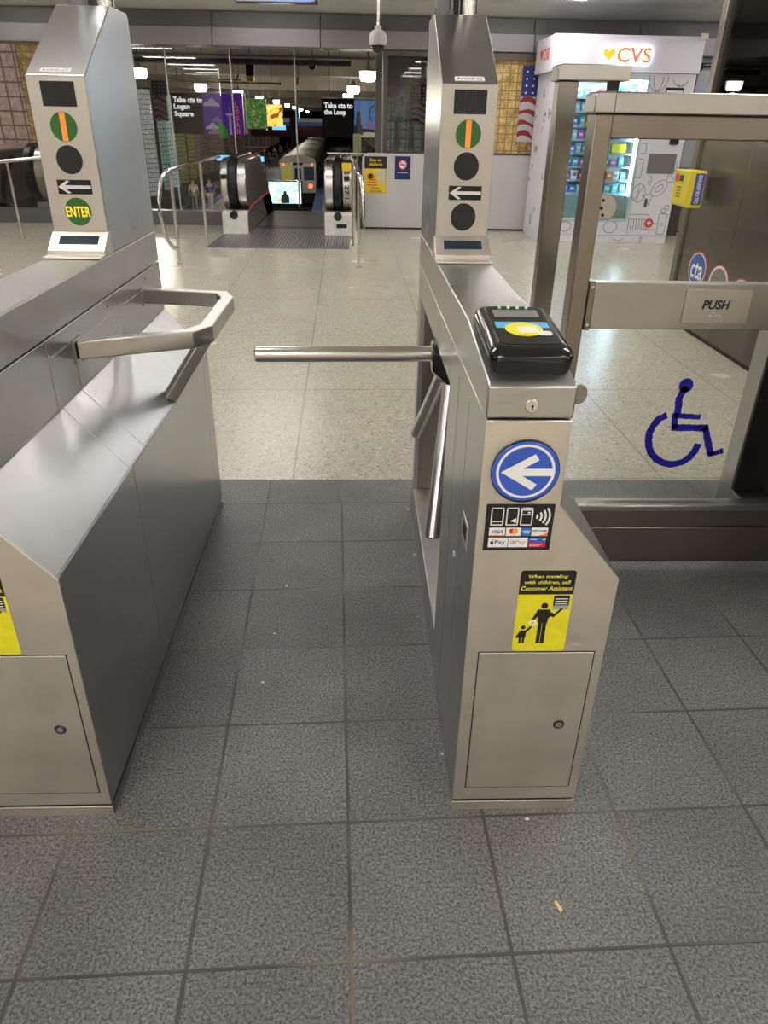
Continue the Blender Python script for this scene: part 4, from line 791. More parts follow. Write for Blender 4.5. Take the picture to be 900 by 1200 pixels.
def loop_rail(name, label, pts, posts, r=.021):
    R = empty(name, pts[0][:2] + (0,)); tag(R, label, 'handrail'); M_ = Matrix.Translation((-pts[0][0], -pts[0][1], 0))
    MB().tube(pts, r, n=12).build('rail', STEEL_TUBE, R, smooth=True, M=M_)
    for (x, y, z) in posts: MB().cyl((x, y, 0), (x, y, z), .018, 12).build('post', STEEL_TUBE, R, smooth=True, M=M_); MB().cyl((x, y, 0), (x, y, .012), .035, 14).build('post_foot', STEEL_TUBE, R, M=M_)
def sweep(x0, y0, x1, y1, ye, xe):
    P = []
    for k in range(13): a = -PI / 2 - PI * k / 12 * .96; P.append((x0 + (x1 - x0) * .02 * k / 12, y0 + .05 + .16 * math.cos(a), .545 + .385 * math.sin(a)))
    return P + [(x1, y1, .957), (xe, ye, .957)]
lp = [(-1.93, 8.22, .16)] + [(-1.93 - .10 * math.sin(PI * k / 10), 8.17 - .16 * math.sin(PI * k / 10), .16 + .757 * (1 - math.cos(PI * k / 10)) / 2) for k in range(1, 11)] + [(-1.84, 9.4, .957), (-1.80, 10.45, .957)]
loop_rail('handrail', 'looped stainless handrail leading to the left escalator newel', lp, [(-1.93, 8.22, .92), (-1.85, 9.4, .95)])
lp = [(.0, 8.12, .16)] + [(.0 + .05 * math.sin(PI * k / 10), 8.07 - .16 * math.sin(PI * k / 10), .16 + .757 * (1 - math.cos(PI * k / 10)) / 2) for k in range(1, 11)] + [(-.05, 9.6, .957), (-.08, 10.45, .957)]
loop_rail('handrail', 'looped stainless handrail right of the 27L escalator newel', lp, [(.0, 8.12, .92), (-.055, 9.65, .95), (-.07, 10.3, .95)])
loop_rail('handrail', 'thin steel rail crossing behind the ENTER turnstile at far left', [(-6.5, 9.9, .70), (-5.2, 9.87, .82), (-4.35, 9.85, .885), (-3.7, 9.9, .95), (-3.2, 10.4, .95)], [(-4.27, 9.87, .89), (-3.6, 9.95, .94)], r=.02)

# left escalator seen past the left turnstile
LE = empty('escalator', (-5.1, 12.5, 0)); tag(LE, 'far left escalator newel with black belt, pink glow and dark side', 'escalator'); LM = Matrix.Translation((5.1, -12.5, 0))
def dshape(r, yc, zc, ye, rise): return [(yc + r * math.cos(-PI / 2 - PI * k / 14), zc + r * math.sin(-PI / 2 - PI * k / 14)) for k in range(15)] + [(ye, zc + r + rise), (ye, zc - r + rise)]
MB().prism(dshape(.44, 12.95, .56, 16, 0), 'x', -5.20, -5.08).build('handrail_belt', RUBBER, LE, bevel=.02, M=LM); MB().prism(dshape(.40, 12.95, .56, 16, 0), 'x', -5.06, -4.86).build('newel_cladding', ST_E, LE, bevel=.02, M=LM); MB().prism(dshape(.36, 12.97, .56, 16, 0), 'x', -4.86, -4.70).build('balustrade', mat('balustrade_grey', (.3, .28, .28), rough=.3, metal=.6), LE, M=LM)
MB().tube([(-4.84, 12.6, .62), (-4.84, 12.58, .45), (-4.80, 12.7, .25), (-4.6, 12.9, .2)], .03).build('pink_light', mat('pink_glow', (.9, .2, .3), emit=1.0, ecol=(1, .25, .35)), LE, M=LM); MB().box(-5.15, -4.7, 12.7, 16, 0, .16).build('base', mat('base_grey', (.35, .33, .33), rough=.4), LE, M=LM)
LD = empty('escalator', (-5.9, 12.3, 0)); tag(LD, 'dark curved escalator side cut by the left edge of the view', 'escalator'); LM = Matrix.Translation((5.9, -12.3, 0))
MB().prism(dshape(.40, 12.9, .50, 16, 0), 'x', -6.6, -5.62).build('side_panel', mat('pink_grey_steel', (.42, .36, .38), rough=.3, metal=.7), LD, bevel=.03, M=LM); MB().tube([(-5.60, 13.2, .78), (-5.60, 12.75, .55), (-5.58, 12.55, .25), (-5.4, 12.4, .08)], .05).build('black_belt', RUBBER, LD, smooth=True, M=LM); MB().box(-6.6, -5.6, 12.6, 16, 0, .14).build('base', GAP, LD, M=LM)
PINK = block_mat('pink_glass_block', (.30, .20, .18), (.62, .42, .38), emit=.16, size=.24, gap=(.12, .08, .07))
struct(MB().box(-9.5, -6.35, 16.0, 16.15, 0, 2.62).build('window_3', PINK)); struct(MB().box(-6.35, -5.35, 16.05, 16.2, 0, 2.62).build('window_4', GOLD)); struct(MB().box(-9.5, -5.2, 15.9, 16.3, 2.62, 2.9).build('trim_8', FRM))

# ------------------------------------------------------------------ train hall below
HA = .031
def H(s, t, z): return (t - HA * s, s, z)
HR = HA
def hallbox(mb, t0, t1, s0, s1, z0, z1):
    c = [(t0, s0), (t1, s0), (t1, s1), (t0, s1)]; mb.rings([[H(s, t, z) for t, s in c] for z in (z0, z1)])
CONC = mat('board_formed_concrete', (.16, .135, .11), rough=.8, var=.22, vscale=1.2, bump=.3, bscale=12)
CONCD = mat('dark_trackbed', (.035, .032, .03), rough=.9)
PLAT = mat('platform_granite', (.55, .54, .51), rough=.35, var=.08, vscale=1)
BLUE = mat('tactile_blue', (.06, .15, .42), rough=.6)
PZ = -3.4
def hs(name, m, *boxes):
    mb = MB(); [hallbox(mb, *b) for b in boxes]; return struct(mb.build(name, m))
hs('floor', CONCD, (-16, 9, 12, 230, -4.9, -4.7))
hs('floor', PLAT, (-7.6, -4.75, 20, 190, -4.6, PZ), (-.75, 3.0, 19, 190, -4.6, PZ)); hs('trim_9', BLUE, (-8.1, -7.6, 20, 190, -4.6, PZ), (-4.75, -4.3, 20, 190, -4.6, PZ), (-1.35, -.75, 19, 190, -4.6, PZ), (3.0, 3.6, 19, 190, -4.6, PZ))
hs('ceiling', CONC, (-16, 9, WALL + .4, 230, 3.35, 3.6))
for s in (16, 30, 45, 60, 75, 90, 105, 130, 160): hs('ceiling_beam', CONC, (-16, 9, s, s + 1.1, 2.76, 3.36))
hs('wall_left', CONCD, (-13.4, -13.0, 12, 230, -4.7, 3.4)); hs('wall_right', CONCD, (7.6, 8.0, 12, 230, -4.7, 3.4)); hs('wall_end', CONCD, (-14, 8, 228, 230, -4.7, 3.4))
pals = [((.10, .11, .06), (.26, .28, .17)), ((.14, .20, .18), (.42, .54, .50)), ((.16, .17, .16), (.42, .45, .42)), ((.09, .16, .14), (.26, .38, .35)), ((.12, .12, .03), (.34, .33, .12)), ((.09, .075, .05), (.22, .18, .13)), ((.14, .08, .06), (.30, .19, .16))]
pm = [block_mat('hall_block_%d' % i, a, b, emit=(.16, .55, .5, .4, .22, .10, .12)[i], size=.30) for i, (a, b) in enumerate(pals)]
seq = [0, 0, 0, 1, 2, 2, 3, 1, 4, 4, 0, 5, 5, 6, 6, 5, 6, 6, 5, 6]
s = 38.0
for i in range(40):
    wdt = 1.5 + (i % 3) * .7; k = seq[min(i, len(seq) - 1)] if i < 20 else (5 if i % 2 else 6)
    mb = MB(); n = 8
    P = [H(s + wdt * .85 * j / n, -12.95 + .5 * math.sin(PI * j / n), 0)[:2] for j in range(n + 1)]; P2 = [(x - .2, y) for x, y in reversed(P)]
    struct(mb.prism(P + P2, 'z', -3.6, 3.0).build('glass_block_bay', pm[k], smooth=True)); s += wdt * 1.75
for i in range(26): hs('glass_block_bay', pm[(5, 0, 6, 5)[i % 4]], (7.3, 7.6, 30 + i * 6, 33.6 + i * 6, -3.0, 2.9))
# blue and white bridge band far down the hall with dark column
hs('trim_10', mat('band_blue', (.07, .16, .42), rough=.5, emit=.12), (-12, 7, 118, 119, .55, 1.02)); hs('trim_11', mat('band_white', (.55, .56, .58), rough=.5, emit=.08), (-12, 7, 118.1, 119, 1.02, 1.5)); hs('trim_12', BLACKM, (-6.1, -5.0, 116, 117, -3.4, 1.7)); hs('trim_13', mat('dark_red_band', (.12, .03, .02), rough=.6), (-12, 7, 119.5, 120, -.9, .55))

# pendant lamps of the hall
LAMP = mat('pendant_lens', (1, .97, .85), emit=14, ecol=(1, .93, .74))
def lamp(x, y, z, lab, light=True):
    L0 = empty('pendant_lamp', (x, y, z)); tag(L0, lab, 'pendant lamp', None)
    lathe(MB(), [(.02, .42), (.05, .40), (.09, .30), (.26, .26), (.26, .22)], n=16).build('lamp_head', LH, L0, smooth=True); lathe(MB(), [(.05, -.05), (.20, -.04), (.25, .05), (.25, .215)], n=16).build('lens', LAMP, L0, smooth=True)
    MB().cyl((0, 0, .42), (0, 0, 3.34 - z), .025, 8).build('drop_rod', LH, L0)
    ld = bpy.data.lights.new('bulb_light', 'POINT'); ld.energy = 230; ld.color = (1, .92, .76); ld.shadow_soft_size = .3; lo = bpy.data.objects.new('bulb_light', ld); C.objects.link(lo); lo.parent = L0; lo.location = (0, 0, -.40)
for x, y, z, lab in ((-6.72, 26, 2.45, 'nearest lit pendant lamp left, beside the ENTER turnstile'), (-6.37, 34, 2.35, 'lit pendant lamp above the Logan Square banner'), (-6.03, 42, 2.38, 'lit pendant lamp above the patterned banner'), (-6.52, 55, 2.45, 'farthest lit pendant lamp of the left row'),
                     (.29, 26, 2.50, 'large nearest pendant lamp right, above the skyline poster'), (-.21, 34, 2.38, 'second pendant lamp of the right row'), (-.52, 42, 2.32, 'third pendant lamp of the right row, just above the Loop sign')): lamp(x, y, z, lab)
for s in (68, 84, 100, 120, 150):
    lamp(*H(s, -4.6, 2.5), 'tiny distant pendant lamp far down the train hall'); bpy.data.objects
for o_ in [o for o in bpy.data.objects if o.get('label', '').startswith('tiny distant pendant')]: o_['group'] = 'distant hall pendant lamps'
# conduits under the hall ceiling
def hang(o_, x, y, z, top=3.34):
    MB().cyl((x, y, z), (x, y, top), .01, 6).build('hanger', LH, o_)
def pipe(name, label, pts, r, m, cat='pipe'): o_ = MB().tube(pts, r, n=8).build(name, m, smooth=True); tag(o_, label, cat); q_ = pts[-1]; hang(o_, q_[0] - .3, q_[1], q_[2] + r * .5); hang(o_, pts[-2][0] + .3, q_[1], q_[2] + r * .5); return o_
pipe('ceiling_pipe', 'long pale pipe under the hall ceiling behind the soffit', [(-8.5, 22, 2.80), (2.5, 22, 2.80)], .035, mat('pale_pipe', (.55, .54, .52), rough=.4, metal=.4)); pipe('ceiling_pipe', 'dark thick pipe just below the pale ceiling pipe', [(-6, 23, 2.74), (-.2, 23, 2.74)], .07, LH)
pipe('cable_tube', 'slanted tube with bright end under the hall beams at left', [(-5.5, 24.2, 2.42), (-5.05, 24.2, 2.30), (-2.2, 24.2, 2.28)], .03, mat('tube_metal', (.5, .46, .36), rough=.4, metal=.5)); pipe('cable_tube', 'upper slanted tube ending over the Logan Square banner', [(-5.1, 24.5, 2.50), (-4.8, 24.5, 2.38), (-3.4, 24.5, 2.37)], .025, mat('tube_metal', (.5, .46, .36)))
for x, z, lab in ((-4.78, 2.70, 'black hanging speaker left of the centre rod'), (-1.30, 2.72, 'black hanging speaker right of the third glass rod')):
    sp = empty('hanging_speaker', (x, 24, z)); tag(sp, lab, 'speaker'); MB().cyl((0, -.10, 0), (0, .14, .05), .10, 16, r2=.12).build('can', BLACKM, sp, smooth=True); MB().cyl((0, 0, .08), (0, 0, .64), .015, 8).build('bracket', LH, sp); MB().box(-.08, .08, -.02, .02, .10, .16).build('clamp', LH, sp)
sp = empty('projector', (-3.06, 24, 2.45)); tag(sp, 'black hanging device with yellow base between the glass rods', 'device'); MB().box(-.12, .12, -.1, .1, 0, .36).build('body', BLACKM, sp, bevel=.02); MB().box(-.10, .10, -.11, .11, -.13, 0).build('yellow_base', YB, sp); MB().cyl((0, 0, .36), (0, 0, .9), .03, 8).build('bracket', LH, sp)
for x, z, lab in ((-3.45, 2.40, 'small yellow tag hanging left of the black projector'), (-1.75, 2.36, 'small yellow tag hanging over the train')):
    t_ = tag(MB().rings([[(x - .05, 24, z - .1), (x + .01, 24, z - .1), (x + .01, 24.03, z - .1), (x - .05, 24.03, z - .1)], [(x + .0, 24, z + .08), (x + .09, 24, z + .08), (x + .09, 24.03, z + .08), (x + .0, 24.03, z + .08)]]).build('yellow_tag', YB), lab, 'tag'); hang(t_, x + .045, 24.015, z + .07)

# hanging signs and banners
def hang_sign(name, label, x0, xm, x1, z0, z1, y, txt, art):
    S = empty(name, (x0, y, z0)); tag(S, label, 'sign'); M_ = Matrix.Translation((-x0, -y, -z0))
    MB().box(x0, xm, y, y + .12, z0, z1).build('black_panel', mat('sign_black', (.012, .012, .014), rough=.45), S, M=M_); MB().box(x0, x1, y + .06, y + .12, z1, z1 + .03).build('top_rail', ST_E, S, M=M_)
    rows = txt.split('\n'); hh = .13
    for i, (t, w_) in enumerate(rows_w[name]): text_mesh('sign_lettering', t, mat('lit_white', (.9, .9, .9), emit=.6, ecol=(1, 1, 1)), x0 + .06 + w_ / 2, y, z1 - .16 - .17 * i, w_, hh if 'g' not in t and 'p' not in t and 'q' not in t else hh * 1.2, S, depth=.004, M=M_, bold=.035)
    art(S, M_); m_ = MB(); [m_.cyl((x, y + .09, z1 + .03), (x, y + .09, 3.34), .012, 6) for x in (x0 + .2, x1 - .2)]; m_.build('hanger', LH, S, M=M_); return S
rows_w = {'logan_square_sign': [('Take cta to', .76), ('Logan', .42), ('Square', .50)], 'loop_sign': [('Take cta to', .76), ('the Loop', .58)]}
def art1(S, M_):
    y = 22.0
    MB().box(-4.12, -3.06, y + .01, y + .11, 1.0, 1.955).build('purple_poster', mat('poster_purple', (.11, .03, .33), rough=.4, emit=.25), S, M=M_)
    def cloud(cx, cz, s, m, nm): MB().prism([(cx - s, cz), (cx + s, cz), (cx + s * .9, cz + s * .3), (cx + s * .55, cz + s * .4), (cx + s * .3, cz + s * .75), (cx - s * .1, cz + s * .85), (cx - s * .45, cz + s * .45), (cx - s * .9, cz + s * .3)], 'y', y - .004, y + .01).build(nm, m, S, M=M_)
    LP = mat('cloud_lilac', (.55, .42, .6), rough=.5, emit=.2); cloud(-3.88, 1.66, .22, LP, 'cloud'); cloud(-3.78, 1.30, .15, mat('cloud_violet', (.25, .14, .5), emit=.2), 'cloud'); cloud(-3.90, 1.12, .19, mat('cloud_pale', (.6, .55, .65), emit=.2), 'cloud'); cloud(-3.85, 1.01, .17, mat('cloud_rose', (.5, .25, .25), emit=.15), 'cloud')
    m_ = MB(); m_.box(-3.45, -3.39, y - .004, y + .01, 1.0, 1.45); m_.box(-3.52, -3.32, y - .004, y + .01, 1.45, 1.50); m_.box(-3.42, -3.41, y - .004, y + .01, 1.5, 1.66); m_.build('tower', LP, S, M=M_)
    m_ = MB(); [m_.disc((-3.66 + dx, y - .004, 1.02 + dz), r, 'y', .01, n=10) for dx, dz, r in ((0, .12, .11), (-.03, .22, .07), (.08, .05, .08), (.03, .0, .12))]; m_.build('tree', mat('poster_green', (.05, .3, .05), emit=.2), S, M=M_)
    for i, ch in enumerate('LOGAN'): text_mesh('vertical_lettering', ch, mat('poster_orange', (.75, .13, .05), emit=.3, ecol=(1, .2, .08)), -3.22, y + .005, 1.70 - .155 * i, .085, .12, S, depth=.008, M=M_)
def art2(S, M_):
    y = 22.0
    MB().box(-.105, .69, y + .01, y + .11, .99, 1.86).build('sky_poster', mat('poster_sky', (.10, .27, .62), rough=.4, emit=.35), S, M=M_)
    MB().prism([(-.10, .99), (.69, .99), (.69, 1.12), (.3, 1.14), (-.10, 1.02)], 'y', y - .002, y + .01).build('sand', mat('poster_cream', (.75, .65, .42), emit=.3), S, M=M_)
    m_ = MB(); m_.prism([(-.08, 1.18), (.07, 1.18), (.045, 1.60), (-.045, 1.60)], 'y', y - .004, y + .01); m_.box(-.03, -.02, y - .004, y + .01, 1.6, 1.8); m_.box(.02, .03, y - .004, y + .01, 1.6, 1.82); m_.prism([(-.10, 1.04), (.12, 1.04), (.10, 1.28), (-.10, 1.28)], 'y', y - .003, y + .01); m_.build('skyscraper', mat('poster_navy', (.06, .08, .12), emit=.05), S, M=M_)
    m_ = MB(); m_.ringy(.52, 1.55, .24, .215, y - .004, y + .01, n=30)
    for k in range(10): a = PI * k / 10; m_.prism([(.52 + .22 * math.cos(a) + .004, 1.55 + .22 * math.sin(a)), (.52 - .22 * math.cos(a) + .004, 1.55 - .22 * math.sin(a)), (.52 - .22 * math.cos(a) - .004, 1.55 - .22 * math.sin(a)), (.52 + .22 * math.cos(a) - .004, 1.55 + .22 * math.sin(a))], 'y', y - .003, y + .01)
    m_.build('ferris_wheel', mat('poster_dark', (.05, .06, .10)), S, M=M_)
    MB().prism([(.10, 1.13), (.58, 1.10), (.60, 1.16), (.12, 1.20)], 'y', y - .006, y + .01).build('cap_brim', mat('poster_black', (.02, .02, .03)), S, M=M_); MB().prism([(.14, 1.18)] + [(.34 - .20 * math.cos(PI * k / 10), 1.18 + .21 * math.sin(PI * k / 10)) for k in range(11)] + [(.54, 1.16)], 'y', y - .005, y + .01).build('cap_crown', mat('poster_lilac', (.30, .24, .6), emit=.25), S, M=M_)
hang_sign('logan_square_sign', 'hanging black sign Take cta to Logan Square with purple poster', -4.93, -4.12, -3.06, 1.0, 1.955, 22.0, 'x', art1)
hang_sign('loop_sign', 'hanging black sign Take cta to the Loop with blue skyline poster', -.975, -.115, .69, .99, 1.89, 22.0, 'x', art2)
def banner(label, x0, x1, z0, z1, y, m, mpost=True):
    B_ = empty('banner', (x0, y, z0)); tag(B_, label, 'banner'); MB().box(0, x1 - x0, 0, .04, 0, z1 - z0).build('printed_panel', m, B_); 
    MB().box(-.07, -.01, -.02, .06, -.15, z1 - z0 + .15).build('white_upright', WHITE, B_); m_ = MB(); m_.cyl((.1, .02, z1 - z0), (.1, .02, 3.34 - z0), .012, 6); m_.cyl((x1 - x0 - .1, .02, z1 - z0), (x1 - x0 - .1, .02, 3.34 - z0), .012, 6); m_.build('hanger', LH, B_)
banner('green and orange jungle patterned hanging banner between the two sign posters', -3.52, -2.88, 1.10, 1.94, 26, cells_mat('jungle_print', [(.05, .30, .06), (.75, .75, .2), (.10, .45, .10), (.7, .2, .03), (.03, .05, .04), (.5, .12, .03)], 9, emit=.15))
banner('yellow hanging banner with dark flowers, right of the jungle banner', -3.98, -3.30, 1.09, 1.93, 36, cells_mat('yellow_print_art', [(.3, .05, .02), (.85, .6, .05), (.9, .75, .2), (.85, .65, .08), (.75, .7, .4)], 3, emit=.3))

# trains: one car body shape repeated down the track
TS = mat('train_steel', (.50, .48, .44), rough=.35, metal=.8, var=.08, vscale=.5); TRF = mat('train_roof', (.42, .39, .34), rough=.5, metal=.5, var=.15, vscale=.6)
tgl = mat('train_window', (.04, .05, .06), rough=.08)
def train_car():
    Cc = empty('train_car', (0, 0, 0)); Wd, z0, z1, Ln = 1.40, -3.75, -1.55, 14.4
    rf = [(-Wd, z1 - .02)] + [(-Wd * math.cos(PI * k / 12), z1 + .52 * math.sin(PI * k / 12) ** .8) for k in range(13)] + [(Wd, z1 - .02)]
    MB().prism([(-Wd, z0), (Wd, z0), (Wd + .03, z1), (-Wd - .03, z1)], 'y', 0, Ln).build('body', TS, Cc, bevel=.05); MB().prism(rf, 'y', -.02, Ln + .02).build('roof', TRF, Cc, smooth=True)
    m_ = MB(); [m_.box(-Wd - .05, -Wd + .02, 1 + 1.6 * k, 2.2 + 1.6 * k, -2.75, -1.85) for k in range(8)]; [m_.box(Wd - .02, Wd + .05, 1 + 1.6 * k, 2.2 + 1.6 * k, -2.75, -1.85) for k in range(8)]; m_.build('side_window', tgl, Cc)
    MB().box(-1.25, -.45, -.03, .01, -2.85, -1.85).build('end_window', mat('lit_yellow_window', (.45, .42, .08), rough=.2, emit=.25), Cc); MB().box(.45, 1.25, -.03, .01, -2.80, -1.85).build('end_window', mat('blue_window', (.10, .12, .22), rough=.1), Cc)
    dr = MB().box(-.36, .36, -.04, .01, -3.6, -1.80).build('end_door', mat('door_steel', (.42, .41, .38), rough=.35, metal=.8), Cc); MB().box(-.24, .24, -.05, -.03, -2.8, -1.95).build('door_window', tgl, dr)
    m_ = MB(); [m_.disc((x, -.06, -1.70), .07, 'y', .05, n=12) for x in (-1.1, 1.1)]; [m_.disc((x, -.08, -3.22), .15, 'y', .07, n=14) for x in (.95,)]; m_.build('tail_light', mat('tail_red', (.9, .03, .02), emit=7, ecol=(1, .05, .02)), Cc)
    MB().box(-.4, .4, -.05, 0, -1.74, -1.58).build('route_display', BLACKM, Cc); MB().box(-1.2, 1.2, .4, Ln - .4, -4.5, -3.7).build('underframe', BLACKM, Cc); MB().box(-.25, .25, -.4, .1, -3.95, -3.75).build('coupler', LH, Cc)
    return Cc
tc0 = train_car()
for i in range(7):
    o_ = tc0 if i == 0 else copy_tree(tc0); o_.location = H(62 + 14.9 * i, -2.78, 0); o_.rotation_euler.z = HR
    tag(o_, 'rear silver train car with red tail lamps at the platform' if i == 0 else 'silver train car farther along, roof seen over the rear car', 'train car', None if i == 0 else 'silver train cars behind the rear car')
# rails in the left track
hs('trim_14', mat('rail_steel', (.25, .22, .2), rough=.3, metal=1), (-11.3, -11.2, 20, 190, -4.7, -4.55), (-9.8, -9.7, 20, 190, -4.7, -4.55))

# platform screen, arrival displays, cabinets
TV = empty('video_screen', H(48, -2.98, PZ)); TV.rotation_euler.z = 0; tag(TV, 'large bright video screen standing at the platform end under the train', 'screen')
MB().box(-1.03, 1.03, 0, .3, 0, 1.50).build('screen_case', BLACK, TV, bevel=.03); SCR = cells_mat('lit_picture', [(.95, .95, .9), (.35, .75, .85), (.8, .95, .95), (.65, .85, .9), (.95, .97, .9)], 1.6, emit=1.1)
MB().box(-.97, .97, -.02, 0, .24, 1.44).build('lit_picture', SCR, TV); m_ = MB(); m_.box(-.25, .25, -.03, -.02, .26, .60); m_.disc((0, -.03, .85), .10, 'y', .01, n=12); m_.prism([(-.25, .6), (.25, .6), (.12, .78), (-.12, .78)], 'y', -.03, -.02); m_.build('picture_figure', mat('picture_dark', (.05, .08, .15)), TV); MB().box(-.5, -.25, -.035, -.02, .35, .5).build('picture_spot', mat('spot_yellow', (.9, .8, .05), emit=.6), TV)
for x, y, z, w_, lab in ((-10.05, 60, -1.42, .95, 'blue lit arrivals display left of the escalator newel'), (-7.55, 60, -1.46, 1.02, 'blue lit arrivals display right of the escalator newel')):
    D = empty('arrivals_display', (x, y, z)); tag(D, lab, 'display'); MB().box(-w_ / 2 - .2, w_ / 2 + .2, 0, .3, -.12, .52).build('case', BLACKM, D); MB().box(-w_ / 2, w_ / 2, -.02, 0, .0, .36).build('blue_screen', mat('arrivals_blue', (.1, .45, .95), emit=1.2, ecol=(.15, .5, 1)), D); MB().box(-w_ / 2 - .45, w_ / 2 + .35, .1, .2, .95, 1.02).build('canopy_beam', LH, D); MB().box(.5, .6, .31, .40, PZ - z, .98).build('post', LH, D)
for s_, t_, lab in ((100, -6.6, 'tiny blue display far down the left platform'), (120, -4.9, 'tiny blue display above the distant train')): D = MB(); D.box(-.8, .8, 0, .2, 0, .5); D.box(-.05, .05, .08, .14, .5, 3.15 if s_ == 100 else 3.55); o_ = D.build('distant_display', mat('arrivals_blue', (.1, .45, .95))); o_.location = H(s_, t_, .2 if s_ == 100 else -.2); tag(o_, lab, 'display')
for x, y, lab in ((-8.9, 64, 'grey waste cabinet on the platform below the arrivals display'), (-9.6, 92, 'grey cabinet far down the left platform')):
    b_ = empty('waste_bin', (x, y, PZ)); tag(b_, lab, 'bin'); MB().box(-.45, .45, -.3, .3, 0, 1.3).build('body', mat('bin_grey', (.12, .12, .13), rough=.4), b_, bevel=.06); MB().box(-.3, .3, -.32, -.29, .95, 1.15).build('opening', BLACKM, b_)
YP = empty('yellow_sign', (-.02, 12.1, .72)); tag(YP, 'small yellow framed notice on a thin post beside the 27L newel', 'sign'); MB().box(-.06, .06, 0, .015, .2, .50).build('notice', mat('dull_yellow', (.40, .36, .14), rough=.5), YP); MB().box(-.045, .045, -.004, 0, .24, .46).build('notice_face', mat('notice_face', (.3, .3, .18), rough=.5), YP); MB().cyl((0, .02, -.72), (0, .02, .2), .02, 8).build('post', mat('dull_yellow', (.40, .36, .14)), YP)
o_ = MB().box(-.4, .4, -.2, .2, 0, 1.2).build('platform_cabinet', BLACKM, bevel=.03); o_.location = H(88, 1.4, PZ); tag(o_, 'dark cabinet standing on the right platform', 'cabinet')

# people on the platforms
def person(x, y, h, heading, shirt, pants, lab, step=.12, zp=PZ):
    P = empty('person', (x, y, zp), heading); tag(P, lab, 'person'); k = h / 1.75
    def skin(nm, V, Ee, R, m, sub=1):
        me = bpy.data.meshes.new(nm); me.from_pydata([(a * k, b * k, c * k) for a, b, c in V], Ee, []); o = bpy.data.objects.new(nm, me); C.objects.link(o); o.parent = P
        sk = o.modifiers.new('skin', 'SKIN'); 
        for i, r in enumerate(R): me.skin_vertices[0].data[i].radius = (r * k, r * k * .85)
        me.skin_vertices[0].data[0].use_root = True
        if sub: o.modifiers.new('sub', 'SUBSURF').levels = sub; o.modifiers['sub'].render_levels = sub
        me.materials.append(m); return o
    SK = mat('skin_tone', (.42, .26, .18), rough=.6)
    V = [(0, 0, .95), (0, 0, 1.2), (0, 0, 1.42), (0, 0, 1.50), (0, -.01, 1.60), (0, -.01, 1.70), (.19, 0, 1.40), (.24, .02, 1.12), (.23, -.06, .88), (-.19, 0, 1.40), (-.24, .02, 1.12), (-.23, -.08, .90), (.10, 0, .90), (.10, -step, .50), (.10, step * .3, .07), (.10, -step * .3 - .12, .03), (-.10, 0, .90), (-.10, step * .5, .50), (-.10, step, .07), (-.10, step - .15, .03)]
    Ed = [(0, 1), (1, 2), (2, 3), (3, 4), (4, 5), (2, 6), (6, 7), (7, 8), (2, 9), (9, 10), (10, 11), (0, 12), (12, 13), (13, 14), (14, 15), (0, 16), (16, 17), (17, 18), (18, 19)]
    R = [.13, .13, .13, .055, .095, .075, .055, .045, .035, .055, .045, .035, .09, .06, .04, .035, .09, .06, .04, .035]
    skin('body', V, Ed, R, SK)
    skin('shirt', V[:3] + [V[6], V[7], V[9], V[10]], [(0, 1), (1, 2), (2, 3), (3, 4), (2, 5), (5, 6)], [.15, .155, .145, .072, .06, .072, .06], shirt)
    skin('trousers', [V[0]] + V[12:15] + V[16:19], [(0, 1), (1, 2), (2, 3), (0, 4), (4, 5), (5, 6)], [.145, .105, .078, .06, .105, .078, .06], pants)
    skin('hair', [(0, .02, 1.66), (0, 0, 1.74)], [(0, 1)], [.095, .07], mat('dark_hair', (.03, .02, .015), rough=.7))
dk = lambda n, c: mat('cloth_' + n, c, rough=.8)
person(-9.32, 44.8, 1.75, .2, dk('cream', (.55, .50, .44)), dk('grey', (.2, .2, .2)), 'person in pale shirt standing at the left platform edge')
person(-8.42, 44.9, 1.78, -.2, dk('indigo', (.05, .03, .30)), dk('pale', (.55, .55, .58)), 'person in indigo shirt beside the escalator newel')
person(-8.50, 70.4, 1.8, 0, dk('hivis', (.55, .62, .08)), dk('black', (.02, .02, .025)), 'person in bright yellow vest walking on the platform', .2)
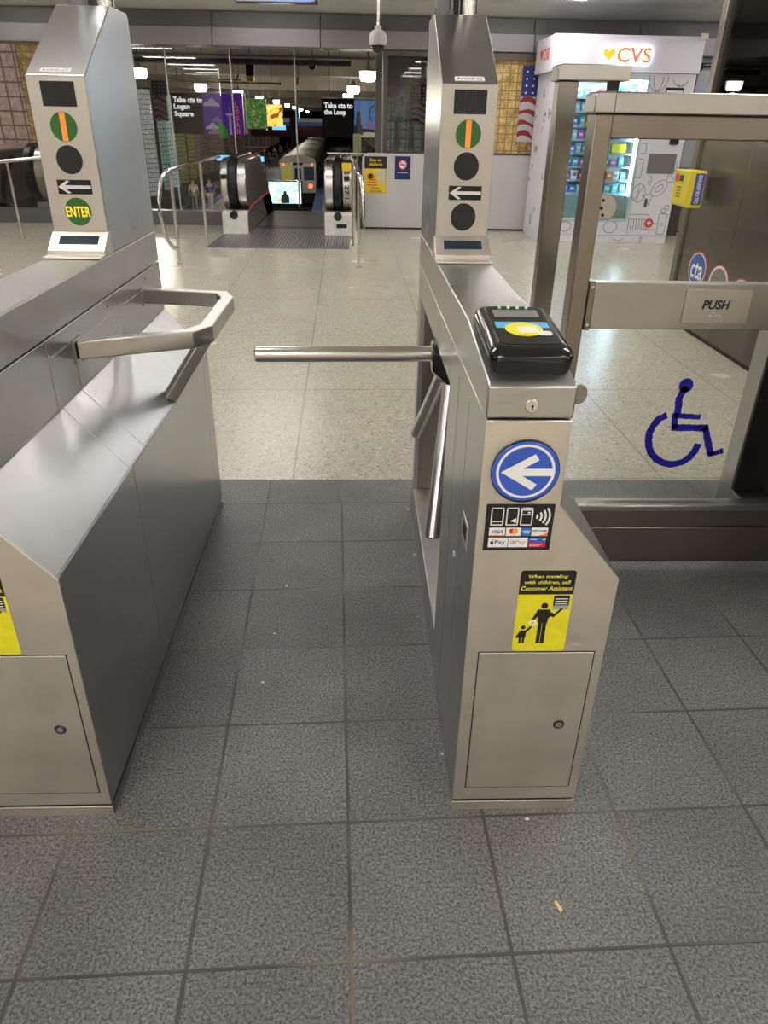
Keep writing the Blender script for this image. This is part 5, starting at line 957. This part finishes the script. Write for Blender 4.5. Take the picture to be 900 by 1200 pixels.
for i, (x, y, c, lab) in enumerate(((-10.1, 96.8, (.03, .03, .05), 'person in black coat on far left platform'), (-10.25, 107.4, (.10, .14, .35), 'person in blue jacket on far left platform'), (-10.6, 120.5, (.05, .04, .04), 'most distant person in dark clothes on the left platform'), (-9.6, 86.5, (.06, .08, .14), 'person in dark blue coat near the arrivals display'), (-10.65, 83.3, (.12, .11, .10), 'person in grey coat beside the bin'), (-10.5, 101, (.25, .25, .27), 'person in light grey top among distant passengers'), (-10.9, 112, (.12, .03, .04), 'person in dark red top far along the platform'))): person(x, y, 1.72, i * .7, dk('p%d' % i, c), dk('black', (.02, .02, .025)), lab, .1)
person(-1.78, 103, 1.75, .5, dk('pr', (.04, .04, .05)), dk('black', (.02, .02, .025)), 'person in black on the right platform'); person(-1.3, 113, 1.75, 2, dk('pr2', (.3, .3, .3)), dk('black', (.02, .02, .025)), 'person in grey top farther on the right platform')

# ------------------------------------------------------------------ litter on the lane floor
LIT = mat('paper_crumb', (.75, .74, .70), rough=.8)
for x, y, r, lab in ((.202, 2.60, .007, 'largest white paper crumb beside the turnstile base'), (-.230, 2.36, .0045, 'white crumb on slate tile in the far lane'), (-.245, 2.05, .005, 'white crumb on slate tile in mid lane'), (-.26, 1.79, .0045, 'white crumb in lane before the tripod arm'), (-.27, 1.57, .0045, 'nearest white crumb in the middle of the lane'), (.205, 2.25, .004, 'small white crumb close to the turnstile sill'), (.21, 1.30, .004, 'tiny white crumb near the turnstile front corner'), (.385, 1.105, .005, 'white crumb in front of the turnstile door')):
    o_ = MB().rings([[(x + r * q * math.cos(2 * PI * k / 7) * random.uniform(.7, 1.2), y + r * q * math.sin(2 * PI * k / 7) * random.uniform(.6, 1), z) for k in range(7)] for q, z in ((.9, .0003), (1, .002), (.5, .004))]).build('paper_crumb', LIT); tag(o_, lab, 'litter')
x, y = .405, .895
o_ = MB().rings([[(x + a, y + b, z) for a, b in ((-.006, .010), (0, .012), (.008, -.008), (.002, -.012))] for z in (.0003, .003)]).build('leaf_scrap', mat('dry_leaf', (.65, .48, .2), rough=.8)); tag(o_, 'small yellowish dry scrap on the foreground slate tile', 'litter')
